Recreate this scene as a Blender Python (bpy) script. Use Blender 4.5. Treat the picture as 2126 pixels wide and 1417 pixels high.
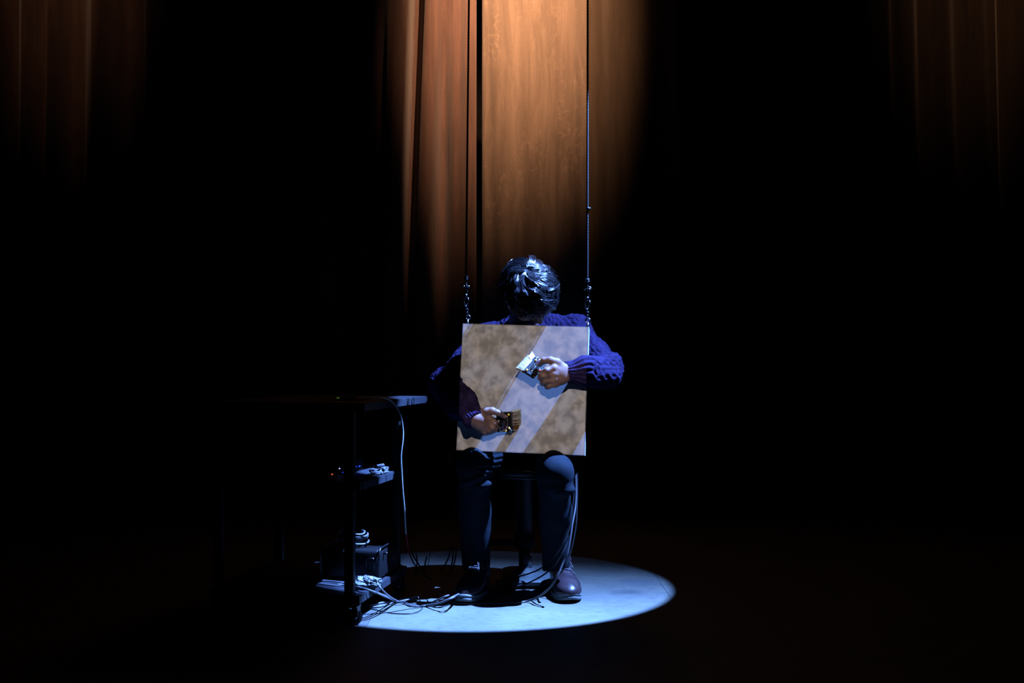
import bpy, math, random
import numpy as np
from mathutils import Vector, Matrix, noise as mnoise
random.seed(7); rng = np.random.default_rng(7)
for o in list(bpy.data.objects): bpy.data.objects.remove(o)
scn = bpy.context.scene
COL = scn.collection
PI = math.pi
R = math.radians

# ------------------------------------------------------------------ camera
FPX, CAMY, CAMZ, PITCH = 2100.0, -3.5, 0.8, math.atan(42 / 2100)
cam = bpy.data.cameras.new('camera'); cam.sensor_width = 36; cam.lens = FPX / 2126 * 36; cam.clip_start = .05
camo = bpy.data.objects.new('camera', cam); COL.objects.link(camo)
camo.location = (0, CAMY, CAMZ); camo.rotation_euler = (PI / 2 + PITCH, 0, 0)
scn.camera = camo

def W(px, py, d):
    """world point seen at pixel (px,py) whose distance along y from the camera is d"""
    u = (px - 1063) / FPX; v = -(py - 708.5) / FPX
    c, s = math.cos(PITCH), math.sin(PITCH)
    y = c - v * s; z = s + v * c
    k = d / y
    return np.array((u * k, CAMY + d, CAMZ + z * k))

def FL(px, py, h=0.0):
    """point on the floor (height h) seen at pixel"""
    lo, hi = 1.0, 20.0
    for _ in range(50):
        m = (lo + hi) / 2
        if W(px, py, m)[2] > h: lo = m
        else: hi = m
    return W(px, py, lo)

# ------------------------------------------------------------------ view + world
scn.view_settings.view_transform = 'Standard'
scn.view_settings.look = 'None'
scn.view_settings.exposure = 0.0
scn.view_settings.gamma = 1.0
scn.view_settings.use_curve_mapping = False
wd = bpy.data.worlds.new('world'); scn.world = wd; wd.use_nodes = True
wd.node_tree.nodes['Background'].inputs[0].default_value = (0, 0, 0, 1)
wd.node_tree.nodes['Background'].inputs[1].default_value = 0

# ------------------------------------------------------------------ lights
def spot(name, loc, target, energy, color, size, blend, radius, nodes=None):
    l = bpy.data.lights.new(name, 'SPOT'); l.energy = energy; l.color = color
    l.spot_size = size; l.spot_blend = blend; l.shadow_soft_size = radius
    o = bpy.data.objects.new(name, l); COL.objects.link(o)
    o.location = loc
    d = Vector(target) - Vector(loc)
    o.rotation_euler = d.to_track_quat('-Z', 'Y').to_euler()
    if nodes:
        l.use_nodes = True; nodes(l.node_tree)
    return o

class NT:
    """tiny node helper"""
    def __init__(s, nt): s.nt = nt; s.n = nt.nodes; s.l = nt.links
    def new(s, t, **kw):
        n = s.n.new(t)
        for k, v in kw.items(): setattr(n, k, v)
        return n
    def put(s, sock, v):
        if isinstance(v, bpy.types.NodeSocket): s.l.new(v, sock)
        elif v is not None: sock.default_value = v
    def math(s, op, a, b=None, c=None, clamp=False):
        n = s.new('ShaderNodeMath', operation=op, use_clamp=clamp)
        s.put(n.inputs[0], a); s.put(n.inputs[1], b)
        if c is not None: s.put(n.inputs[2], c)
        return n.outputs[0]
    def mapr(s, v, a, b, c, d, smooth=True):
        n = s.new('ShaderNodeMapRange', interpolation_type='SMOOTHSTEP' if smooth else 'LINEAR')
        for i, x in enumerate((v, a, b, c, d)): s.put(n.inputs[i], x)
        return n.outputs[0]
    def mix(s, f, a, b, mode='MIX'):
        n = s.new('ShaderNodeMix', data_type='RGBA', blend_type=mode)
        s.put(n.inputs[0], f); s.put(n.inputs[6], a); s.put(n.inputs[7], b)
        return n.outputs[2]
    def noise(s, vec, scale, detail=3, rough=.5, dist=0):
        n = s.new('ShaderNodeTexNoise'); s.put(n.inputs['Vector'], vec)
        n.inputs['Scale'].default_value = scale; n.inputs['Detail'].default_value = detail
        n.inputs['Roughness'].default_value = rough; n.inputs['Distortion'].default_value = dist
        return n.outputs['Fac']
    def comb(s, x, y, z):
        n = s.new('ShaderNodeCombineXYZ'); s.put(n.inputs[0], x); s.put(n.inputs[1], y); s.put(n.inputs[2], z)
        return n.outputs[0]

def light_dir(nt):
    """tangent-plane coordinates of the emitted ray in the lamp's own frame"""
    tc = nt.new('ShaderNodeTexCoord')
    sp = nt.new('ShaderNodeSeparateXYZ'); nt.l.new(tc.outputs['Normal'], sp.inputs[0])
    z = nt.math('ABSOLUTE', sp.outputs[2])
    return nt.math('DIVIDE', sp.outputs[0], z), nt.math('DIVIDE', sp.outputs[1], z)

# blue profile spot: a hard circle on the stage floor
BLUE_LOC = (2.4, -0.11, 5.0); BLUE_TGT = (-0.1105, 0.1545, 0.0)
_v = Vector(BLUE_LOC) - Vector(BLUE_TGT); _ct = _v.z / _v.length
BLUE_HALF = .1140
def blue_nodes(t):
    nt = NT(t); x, y = light_dir(nt)
    th = math.tan(BLUE_HALF)
    yy = nt.math('DIVIDE', y, th); xx = nt.math('DIVIDE', x, th)
    # lamp optics: beam hotter on the side that lands nearest the audience
    BL_AX, BL_AY = blue_axis
    a = nt.math('ADD', nt.math('MULTIPLY', xx, BL_AX), nt.math('MULTIPLY', yy, BL_AY))
    f = nt.math('ADD', nt.math('POWER', nt.math('DIVIDE', nt.math('ADD', a, .80), 1.40, clamp=True), 1.7), .008)
    em = t.nodes['Emission']
    nt.put(em.inputs['Strength'], f)
blue_axis = (0, -1)
_q = (Vector(BLUE_TGT) - Vector(BLUE_LOC)).to_track_quat('-Z', 'Y').to_matrix()
_ax = _q.transposed() @ Vector((-.25, -1, 0)); blue_axis = (_ax.x / math.hypot(_ax.x, _ax.y), _ax.y / math.hypot(_ax.x, _ax.y))
spot('blue_profile_spot', BLUE_LOC, BLUE_TGT, 36000, (.16, .34, 1.0), 2 * BLUE_HALF, .03, .018, blue_nodes)

# projector from the house, throwing a blurred brown picture on to the hanging canvas
PANEL = dict(TL=(961, 671, 3.520), TR=(1222, 678, 3.445), BR=(1214, 945, 3.390), BL=(947, 934, 3.465))
PC = {k: W(*v) for k, v in PANEL.items()}
PCEN = sum(PC.values()) / 4
PROJ_LOC = Vector((0.05, -2.6, 1.80))
def proj_nodes(t):
    nt = NT(t); x, y = light_dir(nt)
    v = nt.comb(x, y, 0)
    n1 = nt.noise(v, 75, 2, .55); n2 = nt.noise(v, 26, 2, .5); n3 = nt.noise(v, 300, 1, .5)
    m = nt.math('ADD', nt.math('MULTIPLY', n1, .62), nt.math('ADD', nt.math('MULTIPLY', n2, .38), nt.math('MULTIPLY', n3, .06)))
    b = nt.mapr(m, .40, .66, .46, 1.0)
    c = nt.mix(nt.mapr(n2, .42, .6, 0, 1), (1.0, .81, .71, 1), (.92, .81, .84, 1))
    # rectangle of the projected picture, matched to the canvas
    q = (PCEN_V - PROJ_LOC).to_track_quat('-Z', 'Y').to_matrix().transposed()
    P2 = []
    for k in ('TL', 'TR', 'BR', 'BL'):
        p = q @ (Vector(PC[k]) - PROJ_LOC); P2.append((p.x / -p.z, p.y / -p.z))
    cxm, cym = sum(p[0] for p in P2) / 4, sum(p[1] for p in P2) / 4
    f_ = None
    for i in range(4):
        (x0, y0), (x1, y1) = P2[i], P2[(i + 1) % 4]; L = math.hypot(x1 - x0, y1 - y0); nx_, ny_ = (y1 - y0) / L, -(x1 - x0) / L
        if (cxm - x0) * nx_ + (cym - y0) * ny_ < 0: nx_, ny_ = -nx_, -ny_
        dd = nt.math('ADD', nt.math('MULTIPLY', x, nx_), nt.math('ADD', nt.math('MULTIPLY', y, ny_), -(x0 * nx_ + y0 * ny_)))
        e = nt.mapr(dd, .0001, .0007, 0, 1); f_ = e if f_ is None else nt.math('MULTIPLY', f_, e)
    fx, fy = f_, 1.0
    em = t.nodes['Emission']
    nt.put(em.inputs['Color'], c)
    nt.put(em.inputs['Strength'], nt.math('MULTIPLY', b, nt.math('MULTIPLY', fx, fy)))
PCEN_V = Vector(PCEN)
spot('projector_beam', PROJ_LOC, PCEN_V, 350, (1, 1, 1), R(16), .1, .003, proj_nodes)

# amber wash on the curtain
CURT_Y = 1.9
def amber(name, x, e, a, b, zt=3.1, lx=0, col=(1.0, .50, .27), zl=6.5, off=2.2):
    def nodes(t):   # soft-edged oval beam of the lens
        nt = NT(t); x_, y_ = light_dir(nt)
        u = nt.math('DIVIDE', x_, a); v = nt.math('DIVIDE', y_, b)
        r = nt.math('SQRT', nt.math('ADD', nt.math('MULTIPLY', u, u), nt.math('MULTIPLY', v, v)))
        nt.put(t.nodes['Emission'].inputs['Strength'], nt.mapr(r, .28, 1.0, 1, 0))
    spot(name, (x + lx, CURT_Y - off, zl), (x, CURT_Y, zt), e, col, R(28), .3, .03, nodes)
amber('amber_spot_centre', .05, 12500, .175, .203, lx=.3)
amber('amber_spot_left', -2.38, 330, .13, .15, lx=.25)
amber('amber_spot_right', 2.50, 380, .15, .15, lx=-.25)

# ------------------------------------------------------------------ materials
def mat(name, col, rough=.6, metal=0, spec=.5, bump=None, colvar=None, emit=None, sheen=0, coat=0):
    if not emit: col = tuple(x * KALB for x in col); spec *= .5
    m = bpy.data.materials.new(name); m.use_nodes = True
    nt = NT(m.node_tree); b = m.node_tree.nodes['Principled BSDF']
    b.inputs['Base Color'].default_value = (*col, 1); b.inputs['Roughness'].default_value = rough
    b.inputs['Metallic'].default_value = metal; b.inputs['Specular IOR Level'].default_value = spec
    b.inputs['Sheen Weight'].default_value = sheen; b.inputs['Coat Weight'].default_value = coat
    tc = nt.new('ShaderNodeTexCoord').outputs['Object']
    if colvar:
        sc, amt = colvar
        f = nt.noise(tc, sc, 4, .6)
        c = nt.mix(nt.mapr(f, .35, .65, 0, 1), (*[x * (1 - amt) for x in col], 1), (*[min(1, x * (1 + amt)) for x in col], 1))
        nt.put(b.inputs['Base Color'], c)
    if bump:
        sc, st, ds = bump
        bn = nt.new('ShaderNodeBump'); bn.inputs['Strength'].default_value = st; bn.inputs['Distance'].default_value = ds
        nt.put(bn.inputs['Height'], nt.noise(tc, sc, 4, .6)); nt.l.new(bn.outputs[0], b.inputs['Normal'])
    if emit:
        b.inputs['Emission Color'].default_value = (*emit[0], 1); b.inputs['Emission Strength'].default_value = emit[1]
    return m

M = {}
KALB = .30   # scales plain colours down against strong lamps, to weaken bounced light
M['skin'] = mat('skin', (.34, .20, .16), .5, spec=.35, bump=(260, .12, .001), colvar=(30, .1))
M['hair'] = mat('hair', (.02, .02, .024), .24, spec=1.9)
M['scalp'] = mat('scalp_hair', (.004, .004, .005), .9, spec=0)
M['sweater'] = mat('sweater', (.036, .025, .090), .9, spec=.05, bump=(420, .5, .002), colvar=(60, .2))
M['trousers'] = mat('trousers', (.021, .031, .044), .85, spec=.08, bump=(500, .3, .001), colvar=(25, .15))
M['shoe'] = mat('shoe_leather', (.060, .036, .042), .36, spec=.45, bump=(45, .12, .004), colvar=(20, .25))
M['sole'] = mat('shoe_sole', (.22, .25, .26), .65, colvar=(60, .2))
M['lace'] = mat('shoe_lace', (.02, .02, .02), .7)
M['lacelit'] = mat('shoe_lace_lit', (.16, .16, .17), .7)  # dark lace lightened in colour as if lit
M['shirt'] = mat('shirt', (.75, .76, .78), .8)
M['black'] = mat('black_paint', (.012, .012, .013), .45, spec=.4)
M['blackmatte'] = mat('black_matte', (.008, .008, .009), .8, spec=.2)
M['vinyl'] = mat('black_vinyl', (.012, .012, .014), .4, spec=.5, bump=(300, .2, .001))
M['steel'] = mat('steel', (.62, .62, .64), .25, metal=1)
M['darksteel'] = mat('dark_steel', (.16, .16, .18), .35, metal=1)
M['board'] = mat('canvas', (.80, .80, .79), .8, spec=.15, bump=(1100, .06, .0008))
M['cartboard'] = mat('cart_shelf', (.045, .050, .065), .5, spec=.4, colvar=(12, .15))
M['cable'] = mat('cable_rubber', (.035, .035, .038), .42, spec=.5)
M['cablegrey'] = mat('cable_grey', (.21, .21, .23), .45, spec=.5)
M['cablemid'] = mat('cable_dark_grey', (.11, .11, .12), .4, spec=.6)
M['cablewhite'] = mat('cable_white', (.62, .64, .66), .4)
M['red'] = mat('cable_red', (.55, .03, .05), .45)
M['plate'] = mat('stool_base', (.11, .13, .13), .5, spec=.4, colvar=(18, .35))
M['bag'] = mat('plastic_bag', (.30, .32, .33), .35, spec=.5)
M['cord'] = mat('black_cord', (.035, .035, .04), .5, spec=.5)
M['bristle_white'] = mat('bristle_white', (.95, .95, .95), .6)
M['bristle_brown'] = mat('bristle_brown', (.26, .13, .045), .95, spec=0)
M['wood'] = mat('brush_wood', (.24, .15, .08), .5, colvar=(30, .3))
M['pcb'] = mat('circuit_board', (.008, .009, .012), .35)
M['chip'] = mat('chip_black', (.02, .02, .022), .3)
M['tin'] = mat('solder_tin', (.75, .76, .78), .3, metal=.9)
M['ledyellow'] = mat('yellow_part', (.75, .48, .05), .4, emit=((1, .62, .05), .12))
M['ledred'] = mat('red_led', (.8, .05, .03), .4, emit=((1, .05, .02), 1.2))
M['ledblue'] = mat('blue_led', (.2, .3, .9), .4, emit=((.3, .35, 1), 2.0))
M['leddeep'] = mat('deep_blue_led', (.05, .1, .9), .4, emit=((.03, .08, 1), .55))
M['ledorange'] = mat('orange_led', (.8, .2, .03), .4, emit=((1, .16, .03), .8))
M['ledgreen'] = mat('green_led', (.4, .7, .05), .4, emit=((.35, .75, .04), .10))
M['wireblue'] = mat('wire_blue', (.05, .15, .6), .4)
M['wirepurple'] = mat('wire_purple', (.45, .12, .5), .4)
M['wirewhite'] = mat('wire_white', (.7, .7, .7), .4)
M['lens'] = mat('spectacle_frame', (.03, .03, .035), .2, spec=.7, coat=.5)

# floor : grey painted boards with scuffs and panel seams
m = bpy.data.materials.new('stage_floor'); m.use_nodes = True; nt = NT(m.node_tree); b = m.node_tree.nodes['Principled BSDF']
tc = nt.new('ShaderNodeTexCoord').outputs['Object']
sp = nt.new('ShaderNodeSeparateXYZ'); nt.l.new(tc, sp.inputs[0])
mp = nt.new('ShaderNodeMapping'); nt.l.new(tc, mp.inputs[0]); mp.inputs['Scale'].default_value = (1, 3, 1)
big = nt.noise(tc, 2.6, 5, .6, .4); fine = nt.noise(mp.outputs[0], 24, 6, .7, .6); spk = nt.noise(tc, 140, 3, .6)
c = nt.mix(nt.mapr(big, .35, .68, 0, 1), (.062, .066, .054, 1), (.090, .0925, .072, 1))
c = nt.mix(nt.mapr(fine, .48, .70, 0, .75), c, (.036, .037, .039, 1))
c = nt.mix(nt.mapr(spk, .42, .62, 0, .22), c, (.039, .039, .043, 1))
# darker scuffed patches on the right of the light circle
def blob(cx, cy, rx, ry):
    dx = nt.math('DIVIDE', nt.math('SUBTRACT', sp.outputs[0], cx), rx); dy = nt.math('DIVIDE', nt.math('SUBTRACT', sp.outputs[1], cy), ry)
    r2 = nt.math('SQRT', nt.math('ADD', nt.math('MULTIPLY', dx, dx), nt.math('MULTIPLY', dy, dy)))
    return nt.mapr(nt.math('ADD', r2, nt.math('MULTIPLY', nt.noise(tc, 9, 5, .7), 1.6)), .9, 1.7, .75, 0)
c = nt.mix(blob(.40, .03, .09, .07), c, (.027, .030, .033, 1))
c = nt.mix(blob(.46, .19, .12, .08), c, (.050, .055, .06, 1))
# scratches
wv = nt.new('ShaderNodeTexVoronoi', feature='DISTANCE_TO_EDGE'); wv.inputs['Scale'].default_value = 1.7
mp2 = nt.new('ShaderNodeMapping'); nt.l.new(tc, mp2.inputs[0]); mp2.inputs['Rotation'].default_value = (0, 0, .7); mp2.inputs['Scale'].default_value = (1, 4, 1)
nt.l.new(mp2.outputs[0], wv.inputs['Vector'])
c = nt.mix(nt.mapr(wv.outputs['Distance'], 0, .006, .45, 0), c, (.030, .030, .033, 1))
# seams every .979 m
mod = nt.math('PINGPONG', nt.math('ADD', sp.outputs[0], .441), .4895)
c = nt.mix(nt.mapr(mod, .0, .0035, .8, 0), c, (.017, .017, .019, 1))
c = nt.mix(nt.mapr(sp.outputs[0], -.447, -.441, .6, 0), c, (.030, .031, .036, 1))
nt.put(b.inputs['Base Color'], c)
b.inputs['Roughness'].default_value = .62; b.inputs['Specular IOR Level'].default_value = .25
bn = nt.new('ShaderNodeBump'); bn.inputs['Strength'].default_value = .15; bn.inputs['Distance'].default_value = .002
nt.put(bn.inputs['Height'], fine); nt.l.new(bn.outputs[0], b.inputs['Normal'])
M['floor'] = m

# curtain cloth with wrinkled chalky creases
def curtain_mat(name, col, crease):
    m = bpy.data.materials.new(name); m.use_nodes = True; nt = NT(m.node_tree); b = m.node_tree.nodes['Principled BSDF']
    tc = nt.new('ShaderNodeTexCoord').outputs['Object']
    mp = nt.new('ShaderNodeMapping'); nt.l.new(tc, mp.inputs[0]); mp.inputs['Scale'].default_value = (1, 1, .12)
    mq = nt.new('ShaderNodeMapping'); nt.l.new(tc, mq.inputs[0]); mq.inputs['Scale'].default_value = (1, 1, .38)
    st = nt.noise(mp.outputs[0], 14, 5, .65, .5)
    c = nt.mix(nt.mapr(st, .32, .70, 0, 1), (*[x * .72 for x in col], 1), (*[x * 1.15 for x in col], 1))
    wv = nt.noise(tc, 260, 2, .6); c = nt.mix(nt.mapr(wv, .3, .7, 0, .16), c, (.02, .015, .01, 1))
    if crease:
        a = nt.noise(mq.outputs[0], 9, 5, .62, 1.6)
        rid = nt.mapr(nt.math('ABSOLUTE', nt.math('SUBTRACT', a, .5)), 0, .05, 1, 0)
        where = nt.mapr(nt.noise(mq.outputs[0], 3.3, 3, .6), .47, .62, 0, 1)
        rid = nt.math('MULTIPLY', rid, nt.mapr(nt.noise(tc, 30, 4, .7), .42, .62, 0, 1))
        c = nt.mix(nt.math('MULTIPLY', nt.math('MULTIPLY', rid, where), .26), c, (min(1, col[0] * 2.3), min(1, col[1] * 2.3), min(1, col[2] * 2.2), 1))
        # bits of fluff
        vo = nt.new('ShaderNodeTexVoronoi'); vo.inputs['Scale'].default_value = 14; nt.l.new(tc, vo.inputs['Vector'])
        c = nt.mix(nt.mapr(vo.outputs['Distance'], .0, .055, .85, 0), c, (.38, .34, .25, 1))
    nt.put(b.inputs['Base Color'], c)
    b.inputs['Roughness'].default_value = .95; b.inputs['Specular IOR Level'].default_value = .05; b.inputs['Sheen Weight'].default_value = .15
    bn = nt.new('ShaderNodeBump'); bn.inputs['Strength'].default_value = .35; bn.inputs['Distance'].default_value = .01
    nt.put(bn.inputs['Height'], st); nt.l.new(bn.outputs[0], b.inputs['Normal'])
    return m
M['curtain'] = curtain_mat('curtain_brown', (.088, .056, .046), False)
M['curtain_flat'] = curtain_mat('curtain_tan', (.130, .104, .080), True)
M['curtain_shaded'] = curtain_mat('curtain_brown_shaded', (.040, .030, .020), False)  # same cloth as the left curtain, its deeper shade put into the colour
M['wallblack'] = mat('black_wall', (.006, .006, .006), .95, spec=.05, colvar=(3, .3))

# ------------------------------------------------------------------ mesh helpers
def link(name, verts, faces, m, parent=None, smooth=True, at=None):
    """ONE mesh object; verts in world space; at = world origin"""
    verts = np.asarray(verts, dtype=float)
    if at is None:
        org = np.array((0., 0, 0)) if parent is not None else np.array((verts[:, 0].mean(), verts[:, 1].mean(), verts[:, 2].min()))
    else: org = np.array(at, float)
    if parent is not None: org = np.array(parent['_org']) if '_org' in parent else org
    v = verts - org
    me = bpy.data.meshes.new(name); me.from_pydata([tuple(p) for p in v], [], [tuple(int(i) for i in f) for f in faces]); me.validate(); me.update()
    me.materials.append(m)
    me.polygons.foreach_set('use_smooth', [smooth] * len(me.polygons))
    o = bpy.data.objects.new(name, me); COL.objects.link(o)
    if parent is not None: o.parent = parent
    else: o.location = tuple(org)
    o['_org'] = [float(x) for x in org]
    return o

def thing(name, loc, label, cat, group=None):
    o = bpy.data.objects.new(name, None); COL.objects.link(o); o.location = tuple(loc); o.empty_display_size = .05
    o['_org'] = [float(x) for x in loc]
    return tag(o, label, cat, group)

def tag(o, label, cat, group=None, kind=None):
    o['label'] = label; o['category'] = cat
    if group: o['group'] = group
    if kind: o['kind'] = kind
    return o

class MB:
    """mesh buffer"""
    def __init__(s): s.v = []; s.f = []
    def add(s, v, f):
        n = len(s.v); s.v += [tuple(p) for p in v]; s.f += [tuple(i + n for i in q) for q in f]; return s
    def box(s, c, size, rot=None, bev=0.0):
        sx, sy, sz = [x / 2 for x in size]; c = np.array(c, float)
        if bev <= 0:
            P = np.array([(x, y, z) for x in (-sx, sx) for y in (-sy, sy) for z in (-sz, sz)])
            F = [(0, 1, 3, 2), (4, 6, 7, 5), (0, 4, 5, 1), (2, 3, 7, 6), (0, 2, 6, 4), (1, 5, 7, 3)]
        else:
            bev = min(bev, sx * .95, sy * .95, sz * .95); n = 3; P = []; F = []
            # rounded rectangle rings stacked in z
            prof = [(bev * (1 - math.sin(t)), -sz + bev * (1 - math.cos(t))) for t in np.linspace(0, PI / 2, n + 1)]
            prof += [(bev * (1 - math.cos(t)), sz - bev * (1 - math.sin(t))) for t in np.linspace(0, PI / 2, n + 1)]
            ring = []
            for qx, qy, a0 in ((1, 1, 0), (-1, 1, PI / 2), (-1, -1, PI), (1, -1, 1.5 * PI)):
                for t in np.linspace(0, PI / 2, n + 1): ring.append((qx, qy, math.cos(a0 + t), math.sin(a0 + t)))
            m_ = len(ring)
            for ins, z in prof:
                for qx, qy, cx, sy_ in ring:
                    P.append((qx * (sx - bev) + cx * (bev - ins), qy * (sy - bev) + sy_ * (bev - ins), z))
            for i in range(len(prof) - 1):
                for j in range(m_): F.append((i * m_ + j, i * m_ + (j + 1) % m_, (i + 1) * m_ + (j + 1) % m_, (i + 1) * m_ + j))
            F.append(tuple(range(m_))[::-1]); F.append(tuple((len(prof) - 1) * m_ + j for j in range(m_)))
            P = np.array(P)
        if rot is not None: P = P @ np.array(rot).T
        return s.add(P + c, F)
    def tube(s, pts, r, seg=10, caps=True, closed=False):
        pts = np.array(pts, float); n = len(pts)
        rr = np.full(n, r, float) if np.isscalar(r) else np.array(r, float)
        T = np.gradient(pts, axis=0) if not closed else (np.roll(pts, -1, 0) - np.roll(pts, 1, 0))
        T /= np.linalg.norm(T, axis=1)[:, None] + 1e-12
        a = np.array((0, 0, 1.)) if abs(T[0][2]) < .9 else np.array((1., 0, 0))
        N = np.cross(T[0], a); N /= np.linalg.norm(N); P = []
        for i in range(n):
            N = N - T[i] * N.dot(T[i]); N /= np.linalg.norm(N) + 1e-12; B = np.cross(T[i], N)
            for k in range(seg):
                t = 2 * PI * k / seg; P.append(pts[i] + rr[i] * (math.cos(t) * N + math.sin(t) * B))
        F = []
        for i in range(n if closed else n - 1):
            for k in range(seg):
                a0, b0 = i * seg + k, i * seg + (k + 1) % seg; a1, b1 = ((i + 1) % n) * seg + k, ((i + 1) % n) * seg + (k + 1) % seg
                F.append((a0, b0, b1, a1))
        if caps and not closed:
            F.append(tuple(range(seg))[::-1]); F.append(tuple((n - 1) * seg + k for k in range(seg)))
        return s.add(P, F)
    def lathe(s, prof, c, axis=(0, 0, 1), seg=28):
        ax = Vector(axis).normalized(); q = ax.to_track_quat('Z', 'Y').to_matrix(); P = []; F = []
        for r, z in prof:
            for k in range(seg):
                t = 2 * PI * k / seg; p = q @ Vector((r * math.cos(t), r * math.sin(t), z)); P.append((p.x + c[0], p.y + c[1], p.z + c[2]))
        n = len(prof)
        for i in range(n - 1):
            for k in range(seg): F.append((i * seg + k, i * seg + (k + 1) % seg, (i + 1) * seg + (k + 1) % seg, (i + 1) * seg + k))
        F.append(tuple(range(seg))[::-1]); F.append(tuple((n - 1) * seg + k for k in range(seg)))
        return s.add(P, F)
    def build(s, name, m, parent=None, smooth=True, at=None): return link(name, s.v, s.f, m, parent, smooth, at)

def spline(pts, n=12):
    P = np.array(pts, float); Q = np.vstack([2 * P[0] - P[1], P, 2 * P[-1] - P[-2]]); out = []
    for i in range(1, len(Q) - 2):
        for t in np.linspace(0, 1, n, endpoint=False):
            a, b_, c_, d_ = Q[i - 1], Q[i], Q[i + 1], Q[i + 2]
            out.append(.5 * ((2 * b_) + (-a + c_) * t + (2 * a - 5 * b_ + 4 * c_ - d_) * t * t + (-a + 3 * b_ - 3 * c_ + d_) * t ** 3))
    out.append(Q[-2]); return np.array(out)

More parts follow.
